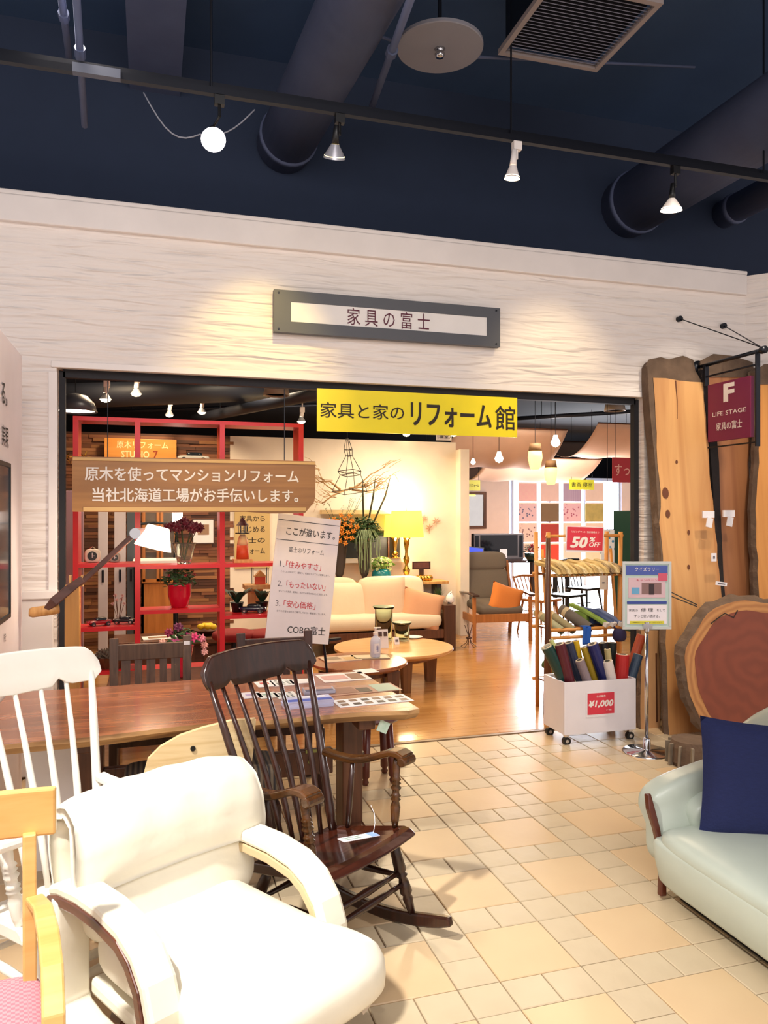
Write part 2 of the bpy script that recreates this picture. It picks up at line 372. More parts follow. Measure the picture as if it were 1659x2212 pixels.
def pipe(label, pts, r):
    t = thing('ceiling_pipe', label, 'pipe', pts[0]); o = Vector(pts[0])
    b = MB(); b.tube([Vector(p)-o for p in pts], r, 8); b.build('tube', DUCT, t, smooth=True)
    q = [Vector(p)-o for p in pts]; mid = (q[0]+q[-1])/2; d = (q[-1]-q[0]).normalized()
    b = MB(); b.tube([mid-d*.03, mid+d*.03], r*1.5, 8); b.build('coupling', DUCT, t)
pipe('thin pipe slanting up from behind the round ceiling plate', [at(800, 240, 4.9), at(915, -80, 3.2)], .022)
pipe('thin upright pipe at the upper left of the ceiling', [at(183, 272, 4.6), at(160, -90, 3.6)], .018)
pipe('thin pipe beside it reaching to the ceiling edge', [at(150, 130, 4.6), at(122, -90, 3.6)], .018)
pipe('thin cross pipe between the ceiling plate and the vent grille', [at(1030, 123, 4.4), at(1500, 145, 4.6)], .010)
pipe('thin sloping pipe left of the round ceiling plate', [at(740, 50, 4.4), at(860, 92, 4.4)], .010)
# round plate with a sprinkler
p = at(950, 108, 0.01); pz = 4.25; d = (pz-H)*F/(HZ-106); r = (950-CX)/F*d
px, py = r*cos(TH)+d*sin(TH), d*cos(TH)-r*sin(TH)
t = thing('ceiling_plate', 'round grey plate with a small sprinkler head hanging under the dark ceiling', 'sprinkler', (px, py, pz))
b = MB(); b.lathe([(.245, 0), (.25, .004), (.25, .022), (.235, .025), (0, .025)], seg=48); b.build('disc', mat('grey_plate', '8C8A92', .5), t, smooth=False)
b = MB(); b.tube([(0, 0, .02), (0, 0, 4.9-pz)], .012, 8); b.build('drop_rod', STEEL, t)
b = MB(); b.lathe([(0, -.05), (.022, -.048), (.03, -.03), (.018, -.022), (.02, -.01), (.032, 0), (0, .002)], seg=16); b.build('sprinkler_head', CHROME, t, smooth=True)
# vent grille
t = thing('vent_grille', 'square slatted air vent grille in the dark ceiling', 'vent', (2.29, 3.82, 4.3), radians(-1))
b = MB(); s_ = .63
for a in (-1, 1): b.box((a*s_/2, 0, 0), (.03, s_+.03, .03)); b.box((0, a*s_/2, 0), (s_-.03, .03, .03))
b.build('frame', mat('grille_frame', '9A8E8C', .5), t)
b = MB(); b.box((0, 0, .32), (s_-.04, s_-.04, .58)); b.build('box', STEEL, t)
for k in range(22):
    b = MB(); b.box((0, -s_/2+.03+k*.0271, 0), (s_-.03, .014, .004), (radians(35), 0, 0)); b.build('slat', mat('grille_slat', '6A6878', .5), t)
# lighting track and its spots
TY, TZ = 4.0, 3.72
t = thing('lighting_track', 'long dark lighting track running across the ceiling', 'track', (1.2, TY, TZ))
b = MB(); b.box((0, 0, 0), (9, .035, .035)); b.build('rail', STEEL, t)
b = MB(); b.box((0, .09, .06), (9, .05, .05)); b.build('conduit', STEEL, t)
for x in (-2.6, -.9, .8, 2.6):
    b = MB(); b.tube([(x, .05, .02), (x, .05, 4.9-TZ)], .006, 6); b.build('hanger', STEEL, t)
b = MB(); b.box((-1.45, -.004, .004), (.22, .04, .045)); b.build('joint_cover', mat('grey_joint', '5A6072', .5), t)
p0 = at(310, 200, TY)-Vector((1.2, TY, TZ)); p1 = at(432, 290, TY)-Vector((1.2, TY, TZ)); p2 = at(550, 237, TY)-Vector((1.2, TY, TZ))
b = MB(); b.tube([p0.lerp(p1, k/8)-Vector((0, 0, .10*sin(pi*k/8))) for k in range(9)]+[p1.lerp(p2, k/8)-Vector((0, 0, .05*sin(pi*k/8))) for k in range(1, 9)], .0035, 6); b.build('cable', mat('grey_cable', '8A8C98', .5), t, smooth=True)
def spot(label, px, py, tint, body, aim, lampcol, size=.055, glow=14):
    head = at(px, py, TY); top = Vector((head.x+.03, TY, TZ-.02)); a = (Vector(aim)-head).normalized()
    t = thing('track_spotlight', label, 'spotlight', top, group=None); h = head-top
    b = MB(); b.box((0, 0, -.02), (.05, .035, .05)); b.tube([(0, 0, -.03), (0, 0, h.z*.45)], .008, 8); b.build('mount', body, t)
    b = MB(); b.tube([h-a*.16, h-a*.10, h-a*.07], [.014, .018, .02], 12); b.tube([(0, 0, h.z*.45), h-a*.15], .007, 8); b.build('lamp_holder', body, t, smooth=True)
    b = MB(); b.tube([h-a*.07, h-a*.03, h], [.02, size*.75, size], 20, caps=False); b.build('reflector', tint, t, smooth=True)
    b = MB(); b.tube([h-a*.012, h-a*.004], [size*.92, size*.80], 20); b.build('lamp_face', mat('lamp_glow_%s' % lampcol, lampcol, emis=glow), t)
SILV = mat('silver_reflector', 'B8B8C0', .3, .4)
spot('round spotlight at the left of the track, its face turned to the viewer', 461, 302, SILV, BLACK, (.3, 1.5, 1.0), 'FFF2EA', .062, 22)
spot('golden spotlight on a black holder, second from the left on the track', 722, 342, SILV, BLACK, (1.0, 4.7, 2.4), 'FFE08A', .06, 9)
spot('spotlight on a white holder, third from the left on the track', 1106, 386, WHITE, WHITE, (1.9, 4.3, 1.0), 'FFE9C0', .045, 14)
spot('white cone spotlight at the right end of the track', 1450, 455, WHITE, BLACK, (3.1, 4.3, 1.0), 'FFF0E0', .065, 14)

# ------------------------------------------------------------------ signs on and in the opening
def rect(px0, py0, px1, py1, Y):
    a = at(px0, py0, Y); c = at(px1, py1, Y); return a.x, c.x, c.z, a.z
x0, x1 = at(590, 0, 4.97).x, at(1075, 0, 4.97).x; zt, zb = at(590, 628, 4.97).z, at(590, 719, 4.97).z
wd, ht = x1-x0, zt-zb
t = thing('facade_sign', 'dark grey framed signboard with a white strip of maroon characters above the opening', 'sign', ((x0+x1)/2, 4.955, (zt+zb)/2))
b = MB(); fr = mat('charcoal_board', '55565C', .5)
b.box((0, 0, ht/2-.036), (wd, .05, .072)); b.box((0, 0, -ht/2+.036), (wd, .05, .072)); b.box((-wd/2+.055, 0, 0), (.11, .05, ht-.144)); b.box((wd/2-.05, 0, 0), (.10, .05, ht-.144)); b.build('frame', fr, t)
b = MB(); b.box((0, -.005, 0), (wd-.2, .03, ht-.13)); b.build('panel', mat('sign_white', 'F0EAE6', .5), t)
lettering(t, '家 具 の 富 士', -.02, 0, .58, .115, mat('maroon_ink', '5E1F34', .6), -.023, -.004)
for sx in (-1, 1):
    for sz in (-1, 1):
        b = MB(); b.tube([(sx*(wd/2-.03), -.024, sz*(ht/2-.02)), (sx*(wd/2-.03), -.03, sz*(ht/2-.02))], .006, 8); b.build('screw', STEEL, t)

x0, x1 = at(683, 0, 5.06).x, at(1113, 0, 5.06).x; zt, zb = at(683, 840, 5.06).z, at(683, 932, 5.06).z
wd, ht = x1-x0, zt-zb
t = thing('yellow_banner', 'bright yellow banner with dark characters hanging under the lintel', 'banner', ((x0+x1)/2, 5.035, (zt+zb)/2))
b = MB(); b.box((0, 0, 0), (wd, .012, ht)); b.build('panel', mat('yellow_vinyl', 'FFE800', .3), t)
for x in (-wd/2+.1, wd/2-.1):
    b = MB(); b.tube([(x, 0, ht/2), (x, 0, 2.425-(zt+zb)/2)], .003, 6); b.build('wire', STEEL, t)
bi = mat('dark_brown_ink', '2A1A08', .6)
lettering(t, '家具と家の', -wd*.285, .0, wd*.40, ht*.36, bi, -.009, .004)
lettering(t, 'リフォーム', wd*.155, -.004, wd*.41, ht*.56, bi, -.009, .022)
lettering(t, '館', wd*.435, -.008, wd*.105, ht*.60, bi, -.009, .008)

Yp = 5.10; x0, x1 = -.455, at(678, 0, Yp).x; zt, zb = at(400, 993, Yp).z, at(400, 1104, Yp).z; wd, ht = x1-x0, zt-zb
PLK = mat('plank_sign_wood', 'A9763E', .4, col2='8A5C30', kind='wood', scale=3, axis=0)
t = thing('plank_sign', 'thick wooden plank sign with two lines of white characters at the left of the opening', 'sign', ((x0+x1)/2, Yp, (zt+zb)/2))
b = MB(); b.prism([(-wd/2, -ht/2), (-wd*.1, -ht/2-.006), (wd*.2, -ht/2), (wd*.30, -ht/2-.012), (wd/2-.07, -ht/2-.01), (wd/2-.01, -ht/2+.06), (wd/2, -ht/2+.1), (wd/2, ht/2), (0, ht/2+.004), (-wd/2, ht/2)], -.03, .03); b.build('board', PLK, t, bevel=.004)
b = MB(); b.box((0, -.031, -ht/2+.012), (wd-.12, .012, .024)); b.box((0, -.031, ht/2-.010), (wd, .012, .018)); b.build('sapwood_edge', mat('plank_sapwood', 'D8AE6E', .5), t)
for x in (-wd/2+.2, wd/2-.2):
    b = MB(); b.tube([(x, 0, ht/2), (x, 0, 2.40-(zt+zb)/2)], .003, 6); b.build('wire', STEEL, t)
lettering(t, '原木を使ってマンションリフォーム', .0-.02, ht*.20, wd*.88, ht*.26, WINK, -.033, .014)
lettering(t, '当社北海道工場がお手伝いします。', .0-.0, -ht*.19, wd*.85, ht*.26, WINK, -.033, .014)

# projecting shop sign on its bracket
X = 4.04; MAR = mat('maroon_panel', '7A1246', .45)
t = thing('projecting_sign', 'maroon projecting sign with white letters hung from a black wall bracket', 'sign', (X, 4.98, 2.70), -pi/2)
# local x runs outwards from the wall (world -Y)
b = MB(); b.tube([(0, 0, 0), (.66, 0, 0)], .014, 12); b.tube([(.655, 0, 0), (.69, 0, 0)], .026, 14); b.tube([(.0, 0, .0), (.02, 0, 0)], .05, 16); b.build('arm', STEEL, t, smooth=True)
b = MB(); b.bar((.62, 0, 0), (.62, 0, -.66), .035, .012); b.bar((.10, 0, 0), (.10, 0, -.16), .035, .02); b.bar((.1, 0, -.09), (.6, 0, -.09), .012, .012); b.bar((.12, 0, -.63), (.6, 0, -.63), .01, .01); b.build('hanger', STEEL, t)
b = MB(); b.box((.355, 0, -.375), (.43, .03, .43)); b.build('panel', MAR, t)
lettering(t, 'F', .36, -.245, .085, .12, WINK, -.0165, .05); lettering(t, 'LIFE STAGE', .36, -.39, .34, .032, WINK, -.0165, 0); lettering(t, '家具の富士', .36, -.485, .26, .06, WINK, -.0165, .004)
for (px, py) in ((1465, 690), (1560, 705)):
    q = at(px, py, 5.0); l = Vector((4.98-q.y, q.x-X, q.z-2.70))
    b = MB(); b.tube([l, l+Vector((.03, 0, 0))], .022, 14); b.build('wall_boss', STEEL, t)
    b = MB(); b.tube([l+Vector((.02, 0, 0)), (.655, 0, .02)], .004, 6); b.build('stay_rod', STEEL, t)

# ------------------------------------------------------------------ spindle rocking chairs
def turned(bm, a, b, prof, seg=12):
    a, b = Vector(a), Vector(b); bm.tube([a.lerp(b, k) for k, r in prof], [r for k, r in prof], seg)
def rocking_chair(label, loc, rz, m, seatm, armm, n_sp=6, scale=1.0):
    t = thing('rocking_chair', label, 'rocking chair', loc, rz, scale=scale)
    zs, zr, sd, sw = .384, .297, .40, .51
    sl = lambda x: zr+(zs-zr)*((x+sd/2)/sd)
    # seat
    b = MB(); n = 16; m2 = 12
    def seatfn(sg):
        def f(u, v):
            x = -sd/2+sd*u; wy = sw/2*(.84+.16*u); y = -wy+2*wy*v
            e = 1-(abs(2*v-1))**6; dish = -.014*e*(1-(2*u-1)**2)
            xx = x+(.02*(1-(2*v-1)**2) if u > .5 else 0)*(2*u-1)
            roll = -.03*max(0, (u-.86)/.14)**2
            return (xx, y, sl(x)+(dish+roll if sg > 0 else -.038))
        return f
    b.grid(seatfn(1), n, m2)
    b.grid(lambda u, v: seatfn(-1)(u, 1-v), n, m2)
    q = (n+1)*(m2+1)
    for i in range(n): b.f.append([i, i+1, q+m2*(n+1)+i+1, q+m2*(n+1)+i][::-1]); b.m.append(0); b.f.append([m2*(n+1)+i, m2*(n+1)+i+1, q+i+1, q+i]); b.m.append(0)
    for j in range(m2):
        a0, a1 = j*(n+1), (j+1)*(n+1); c0, c1 = q+(m2-j)*(n+1), q+(m2-j-1)*(n+1)
        b.f.append([a0, a1, c1, c0]); b.m.append(0); b.f.append([a0+n, a1+n, c1+n, c0+n][::-1]); b.m.append(0)
    b.build('seat', seatm, t, smooth=False, bevel=.004)
    # back
    bx, bz, bw = -.372, 1.031, .541
    crest = MB(); N = 24
    def cr(sgn):
        def f(u, v):
            y = (-.5+u)*bw*1.10; k = abs(2*u-1)
            top = .01-.055*max(0, (k-.80)/.2)**2*1.0 - .012*k*k; low = -.135+.014*k
            if .42 < k < .60: low += .028*sin(pi*(k-.42)/.18)
            if k > .93: low += .03*(k-.93)/.07
            x = bx-.045*(1-k*k)+ .012*sgn + .02*(v-.5)*-1
            return (x, y, bz+low+(top-low)*v)
        return f
    crest.grid(cr(1), N, 3); crest.grid(lambda u, v: cr(-1)(1-u, v), N, 3)
    q = (N+1)*4
    for i in range(N):
        crest.f.append([i+1, i, q+N-i, q+N-i-1]); crest.m.append(0)
        crest.f.append([3*(N+1)+i, 3*(N+1)+i+1, q+3*(N+1)+N-i-1, q+3*(N+1)+N-i]); crest.m.append(0)
    for j in range(3):
        crest.f.append([j*(N+1), (j+1)*(N+1), q+(j+1)*(N+1)+N, q+j*(N+1)+N]); crest.m.append(0)
        crest.f.append([(j+1)*(N+1)+N, j*(N+1)+N, q+j*(N+1), q+(j+1)*(N+1)]); crest.m.append(0)
    crest.build('crest_rail', m, t, smooth=True, bevel=.005)
    for s in (-1, 1):
        b = MB(); turned(b, (-sd/2+.045, s*.18, zr), (bx-.002, s*bw/2*.985, bz-.09), [(0, .016), (.12, .021), (.3, .017), (.34, .021), (.38, .016), (.7, .015), (1, .011)]); b.build('back_post', m, t, smooth=True)
    for k in range(n_sp):
        f = (k+1)/(n_sp+1)*2-1; b = MB()
        lo = Vector((-sd/2+.03, f*.175, zr)); hi = Vector((bx-.045*(1-f*f), f*bw/2, bz-.11)); md = lo.lerp(hi, .45)+Vector((.02, 0, 0))
        b.tube([lo, lo.lerp(md, .5)+Vector((.004, 0, 0)), md, md.lerp(hi, .5)+Vector((.004, 0, 0)), hi], [.009, .012, .0125, .010, .008], 10); b.build('spindle', m, t, smooth=True)
    # arms
    for s in (-1, 1):
        a0 = Vector((-.245, s*.225, .585)); P = []; W = []; Hh = []
        for k in range(13):
            u = k/12; P.append((a0.x+.40*u, s*(.225+.038*u+ .01*sin(pi*u)), .590+.063*u**1.2-.030*sin(pi*min(1, u*1.25))*(1 if u < .8 else 0)+(-.022*max(0, (u-.85)/.15)**2)))
            W.append(.042+.035*u); Hh.append(.024 if u < .85 else .026)
        b = MB(); b.sweep(P, W, Hh); b.tube([(P[-1][0]-.005, P[-1][1]-W[-1]/2*1.02, P[-1][2]-.012), (P[-1][0]-.005, P[-1][1]+W[-1]/2*1.02, P[-1][2]-.012)], .02, 12)
        b.build('arm', armm, t, smooth=False, bevel=.006)
        b = MB(); turned(b, (.12, s*.228, zs-.02), (.105, s*.262, .635), [(0, .010), (.1, .016), (.28, .020), (.36, .014), (.38, .021), (.41, .014), (.43, .021), (.46, .014), (.5, .014), (.54, .022), (.58, .013), (.6, .020), (.63, .013), (.65, .020), (.69, .013), (.85, .016), (1, .010)], 14); b.build('arm_post', armm, t, smooth=True)
        b = MB(); turned(b, (-.10, s*.205, zr+.02), (-.10, s*.238, .585), [(0, .009), (.3, .013), (.6, .012), (1, .008)], 10); b.build('arm_spindle', m, t, smooth=True)
    # legs, stretchers, rockers
    for s in (-1, 1):
        for fx, x0, x1 in ((1, .135, .205), (-1, -.135, -.215)):
            zt = sl(x0)-.03; b = MB(); turned(b, (x0, s*.19, zt), (x1, s*.222, .065), [(0, .014), (.15, .020), (.42, .024), (.47, .015), (.5, .023), (.53, .015), (.6, .021), (.72, .024), (.76, .016), (.8, .020), (1, .013)], 12); b.build('leg', m, t, smooth=True)
        b = MB(); P = []
        for k in range(17):
            x = -.42+.80*k/16; P.append((x, s*.224, .024+ .115*((x+.02)/.42)**2*.62))
        b.sweep(P, .030, [.048]*15+[.044, .034]); b.build('rocker', m, t, smooth=False, bevel=.008)
        b = MB(); turned(b, (.17, s*.206, .20), (-.17, s*.206, .17), [(0, .008), (.3, .012), (.5, .014), (.7, .012), (1, .008)], 10); b.build('side_stretcher', m, t, smooth=True)
    for x, z in ((.18, .175), (.165, .215), (-.17, .17)):
        b = MB(); turned(b, (x, -.208, z), (x, .208, z), [(0, .008), (.3, .011), (.5, .015), (.7, .011), (1, .008)], 10); b.build('stretcher', m, t, smooth=True)
    return t
RSEAT = mat('rocker_seat_wood', '4A2012', .22, col2='2A120A', kind='wood', scale=9, axis=1, coat=.6)
RARM = mat('rocker_arm_wood', '55300F', .25, col2='38200C', kind='wood', scale=9, axis=0, coat=.4)
RW = mat('white_chair_paint', 'F2EDE2', .35, bump=.05)
rk = rocking_chair('dark brown wooden rocking chair with spindle back and turned arm posts, price tag on seat', (.644, 2.785, 0), -.958, DWOOD, RSEAT, RARM)
rw = rocking_chair('white painted wooden rocking chair with spindle back beside the light wood chair', (-.235, 2.67, 0), -.99, RW, RW, RW, n_sp=5, scale=1.03)
# price tag lying on the dark seat
p = fl(775, 1806, .376)
t = thing('price_tag', 'long white price tag with a blue end lying on the dark rocking chair seat', 'tag', (p.x, p.y, .372), radians(18), rot=(radians(-6), radians(4), radians(16)))
b = MB(); b.box((0, 0, 0), (.155, .05, .002)); b.build('card', PAPER, t)
b = MB(); b.box((.06, 0, .0015), (.034, .05, .001)); b.build('blue_end', mat('pale_blue_print', '8FB0E8', .6), t)
for k in range(2):
    b = MB(); b.box((-.03, .010-.02*k, .0015), (.07, .004, .001)); b.build('print', mat('grey_green_print', '7FA08A', .6), t)
b = MB(); b.tube([(.07, .01, .002), (.09, .03, .03), (.10, .05, .06), (.09, .06, .09)], .0012, 6); b.build('string', PAPER, t)

# ------------------------------------------------------------------ cream leather armchair
def armchair():
    t = thing('leather_armchair', 'cream leather armchair with curved dark-edged arms in the front left', 'armchair', (.182, 2.257, 0), -1.057)
    DKW = mat('rosewood_edge', '6A3A26', .3, col2='4A2416', kind='wood', scale=9, axis=0, coat=.4)
    for s in (-1, 1):
        y = .25 if s > 0 else -.30
        # arm loop: back top -> front bend -> down -> bottom rail
        P = [(-.33, .495), (-.27, .515), (-.16, .530), (-.04, .533), (.07, .520), (.145, .488), (.195, .435), (.222, .37), (.230, .29), (.226, .20)]
        P3 = [(x, y, z) for x, z in P]
        b = MB(); b.sweep(P3, .090, [.030, .036, .038, .038, .038, .038, .038, .038, .036, .03], up=(0, 0, 1)); o = b.build('arm_pad', CREAM, t, smooth=False, bevel=.014)
        b = MB(); c = Vector((-.05, 0, .25)); Q = []
        for x, z in P:
            Q.append((x, y+s*.032, z))
        inner = []
        for i, (x, z) in enumerate(P):
            a = P[max(0, i-1)]; c2 = P[min(len(P)-1, i+1)]; tx, tz = c2[0]-a[0], c2[1]-a[1]; l = sqrt(tx*tx+tz*tz); nx, nz = tz/l, -tx/l
            inner.append((x-nx*-1*.0+nx*-.034*-1*-1, y+s*.020, z-abs(nz)*.034 if abs(nz) > .5 else z-.012))
        b.sweep([(x-(.034 if i > 6 else .03*(i/7) if i > 4 else 0), y+s*.034, z-(.028 if i < 5 else .028*(1-(i-4)/6))) for i, (x, z) in enumerate(P)], .026, .030); b.build('arm_frame', DKW, t, smooth=False, bevel=.004)
        b = MB(); b.sweep([(x-(.03 if i > 6 else .026*(i/7) if i > 4 else 0), y-s*.012, z-(.036 if i < 5 else .036*(1-(i-4)/6))) for i, (x, z) in enumerate(P)], .060, .028); b.build('arm_lining', mat('tan_leather_lining', 'C8B088', .5), t, smooth=False, bevel=.004)
        # leather wrapped upright and bottom rail
        b = MB(); b.sweep([(-.275, y, .49), (-.285, y, .35), (-.285, y, .20), (-.26, y, .165), (-.18, y, .15), (.0, y, .15), (.17, y, .165), (.222, y, .20)], .05, .10, up=(0, 1, 0)); 
        o = b.build('side_frame', CREAM, t, smooth=True, bevel=.015)
    # seat platform and cushions
    b = MB(); b.box((-.02, 0, .21), (.50, .50, .05)); b.build('platform', CREAM, t, bevel=.015)
    def seat(p):
        k = (p.x+.36)/.72; fr = max(0, (k-.70)/.30); p.y *= 1+.26*min(1, fr*1.6); p.z += .012*k + .004*sin(p.y*26+p.x*8)*(1 if p.z > 0 else .3); p.z -= .035*fr*fr
        return p
    b = MB(); b.cushion((.10, -.022, .335), (.72, .49, .17), e1=.55, e2=.28, nu=64, nv=20, fn=seat); b.build('seat_cushion', CREAM, t, smooth=True)
    # back: lower cushion and rolled headrest cushion
    def bk(p):
        p.x += .003*sin(p.y*26+p.z*14)+.010*cos(p.y*9); return p
    b = MB(); b.cushion((-.235, 0, .47), (.13, .56, .30), rot=(0, radians(-14), 0), e1=.5, e2=.35, nu=44, nv=20, fn=bk); b.build('back_cushion', CREAM, t, smooth=True)
    b = MB(); P = [(-.315, 0, .40), (-.36, 0, .56), (-.375, 0, .64), (-.35, 0, .70), (-.30, 0, .715), (-.245, 0, .69), (-.220, 0, .63), (-.208, 0, .56), (-.205, 0, .51)]
    th = [.03, .05, .06, .075, .09, .10, .11, .10, .08]
    n = 24
    for i in range(1): pass
    vs = []; seg = len(P)
    def roll(side):
        def f(u, v):
            i = u*(seg-1); k = min(int(i), seg-2); fr_ = i-k; p = Vector(P[k]).lerp(Vector(P[k+1]), fr_); tt = th[k]*(1-fr_)+th[k+1]*fr_
            tg = (Vector(P[k+1])-Vector(P[k])).normalized(); nrm = Vector((tg.z, 0, -tg.x))
            y = (v-.5)*.635*(1+.02*sin(u*9)); e = (1-abs(2*v-1)**5)**.7
            wr = .0022*sin(v*27+u*6)*e*sin(pi*u)
            return p+nrm*(side*tt/2*(.35+.65*e)*-1+wr)+Vector((0, y, .012*sin(pi*v)))
        return f
    b.grid(roll(1), 24, 30); b.grid(lambda u, v: roll(-1)(u, 1-v), 24, 30)
    q = 25*31
    for i in range(24):
        b.f.append([i, i+1, q+30*25+i+1, q+30*25+i]); b.m.append(0); b.f.append([30*25+i+1, 30*25+i, q+i, q+i+1]); b.m.append(0)
    for j in range(30):
        b.f.append([j*25, (j+1)*25, q+(29-j)*25, q+(30-j)*25][::-1]); b.m.append(0); b.f.append([j*25+24, (j+1)*25+24, q+(29-j)*25+24, q+(30-j)*25+24]); b.m.append(0)
    b.build('headrest_cushion', CREAM, t, smooth=True)
    # dark wood base
    for s in (-1, 1):
        b = MB(); b.sweep([(.15, s*.2, .20), (.24, s*.2, .10), (.30, s*.2, .02)], .06, .035, up=(0, 1, 0)); b.build('leg', DKW, t, bevel=.005)
        b = MB(); b.sweep([(-.15, s*.2, .19), (-.25, s*.2, .02)], .05, .035, up=(0, 1, 0)); b.build('leg', DKW, t, bevel=.005)
        b = MB(); b.sweep([(-.27, s*.2, .02), (0, s*.2, .012), (.34, s*.2, .02)], .05, .03); b.build('runner', DKW, t, bevel=.006)
    b = MB(); b.box((0, 0, .175), (.05, .38, .03)); b.build('cross_bar', DKW, t)
armchair()

# ------------------------------------------------------------------ light wood chair at the lower left
def light_chair():
    t = thing('wooden_armchair', 'light wood armchair with pink woven seat at the lower left edge', 'chair', (-.43, 1.76, .03), radians(-81))
    b = MB(); n = 10
    P = [(-.25-.03*cos(pi*(k/n-.5))+.01, -.25+.5*k/n, .815) for k in range(n+1)]
    b.sweep(P, .022, .115); b.build('crest_rail', LW2, t, bevel=.006)
    for s in (-1, 1):
        b = MB(); b.sweep([(-.245, s*.19, .77), (-.20, s*.19, .40), (-.22, s*.19, -.03)], [.03]*3, [.062]*3, up=(1, 0, 0)); b.build('back_leg', LW2, t, bevel=.004)
        b = MB(); b.sweep([(-.20, s*.20, .625), (-.10, s*.215, .645), (.02, s*.222, .645), (.11, s*.225, .62), (.17, s*.225, .56), (.195, s*.224, .45), (.20, s*.222, .2), (.205, s*.22, -.03)], [.040, .042, .044, .044, .044, .044, .044, .04], .018); b.build('arm', LW2, t, bevel=.005)
    b = MB(); b.box((0, 0, .39), (.42, .42, .04)); b.build('seat_rail', LW2, t, bevel=.005)
    b = MB(); b.cushion((0, 0, .425), (.45, .44, .06), e1=.5, e2=.25); b.build('seat', mat('pink_woven_cloth', 'C98A90', .8, col2='B36F7A', kind='check', scale=120), t, smooth=True)
LW2 = mat('honey_wood', 'DDB06C', .35, col2='CC9A54', kind='wood', scale=5, axis=1, coat=.2)
light_chair()
# pale curved wooden end board behind the dark rocking chair
p = at(430, 1640, 3.06)
t = thing('bentwood_seat', 'pale wood curved board with a black bolt behind the white rocking chair arm', 'bench', (p.x, 3.06, 0))
A = [at(*q, 3.06) for q in ((314, 1672), (322, 1642), (348, 1616), (390, 1592), (440, 1575), (500, 1560), (550, 1556), (547, 1600), (540, 1660), (530, 1706), (440, 1700), (350, 1700))]
b = MB(); b.prism([(q.x-p.x, q.z) for q in A], 0, .026); b.build('back_board', PWOOD, t, bevel=.005)
q = at(417, 1618, 3.05); b = MB(); b.tube([(q.x-p.x, -.008, q.z), (q.x-p.x, .002, q.z)], .010, 12); b.build('bolt', BLACK, t)
b = MB(); b.box((.0, .07, .40), (.34, .10, .03)); b.build('seat', PWOOD, t, bevel=.005)
for x in (-.14, .14):
    b = MB(); b.box((x, .06, .20), (.04, .05, .40)); b.build('leg', PWOOD, t)

# ------------------------------------------------------------------ mint leather sofa and cushion
def sofa():
    t = thing('leather_sofa', 'pale mint leather sofa with wood trimmed arm at the right edge', 'sofa', (2.0, 2.6, 0))
    # local: x depth away from the front (0 front), y along (0 far end, negative nearer)
    b = MB(); b.cushion((.33, -.62, .17), (.78, 1.42, .22), e1=.25, e2=.12, nu=40, nv=14, fn=lambda p: Vector((p.x+(.03*(-p.z)/.1 if p.x < 0 else 0)*.6, p.y, p.z))); b.build('base', MINT, t, smooth=True)
    b = MB(); b.box((.38, -.62, .035), (.66, 1.30, .05)); b.build('shade_plinth', BLACK, t)  # black block stands in for the shadow gap under the skirt
    b = MB(); b.cushion((.31, -.62, .265), (.76, 1.36, .13), e1=.6, e2=.18, nu=48, nv=16); b.build('seat_cushion', MINT, t, smooth=True)
    # arm at the far end: rises towards the back
    def arm(p):
        k = (p.x+.37)/.74; p.z = p.z+(.17*k-.02)*(1 if p.z > 0 else .0); p.y += .04*(1-k)*(1 if p.z > 0 else 0); p.x -= .035*(1-k)*max(0, p.z)/.2; return p
    b = MB(); b.cushion((.36, .13, .27), (.74, .15, .36), e1=.42, e2=.35, nu=44, nv=20, fn=arm); b.build('arm', MINT, t, smooth=True)
    b = MB(); b.cushion((.40, .07, .34), (.56, .11, .24), rot=(radians(8), radians(-13), 0), e1=.5, e2=.4, nu=32, nv=16); b.build('inner_arm_pad', MINT, t, smooth=True)
    b = MB(); b.sweep([(-.052, .10, .425), (-.05, .085, .37), (-.03, .075, .29), (-.012, .07, .20), (-.008, .065, .12), (-.012, .06, .02)], [.018, .030, .026, .020, .022, .03], .028, up=(0, 1, 0)); b.build('arm_trim', mat('red_brown_trim', '5A2616', .3, coat=.4), t, bevel=.006)
    def back(p):
        k = (p.y+.7)/1.4; p.z += (-.16*max(0, (k-.70)/.30)**2)*(1 if p.z > 0 else 0); return p
    b = MB(); b.cushion((.62, -.44, .48), (.24, 1.70, .66), rot=(0, radians(10), 0), e1=.45, e2=.22, nu=44, nv=20, fn=back); b.build('backrest', MINT, t, smooth=True)
sofa()
NV = mat('navy_woven_cloth', '1B2556', .9, col2='121A42', scale=40, stretch=(1, 1, 8), bump=.3, bscale=120)
t = thing('navy_cushion', 'square navy blue cushion leaning on the mint leather sofa', 'cushion', (2.33, 2.50, .50), 0)
b = MB(); b.pillow((0, 0, 0), .47, .47, .14, rot=(radians(-12), radians(4), radians(-24)), n=18); b.build('cover', NV, t, smooth=True)

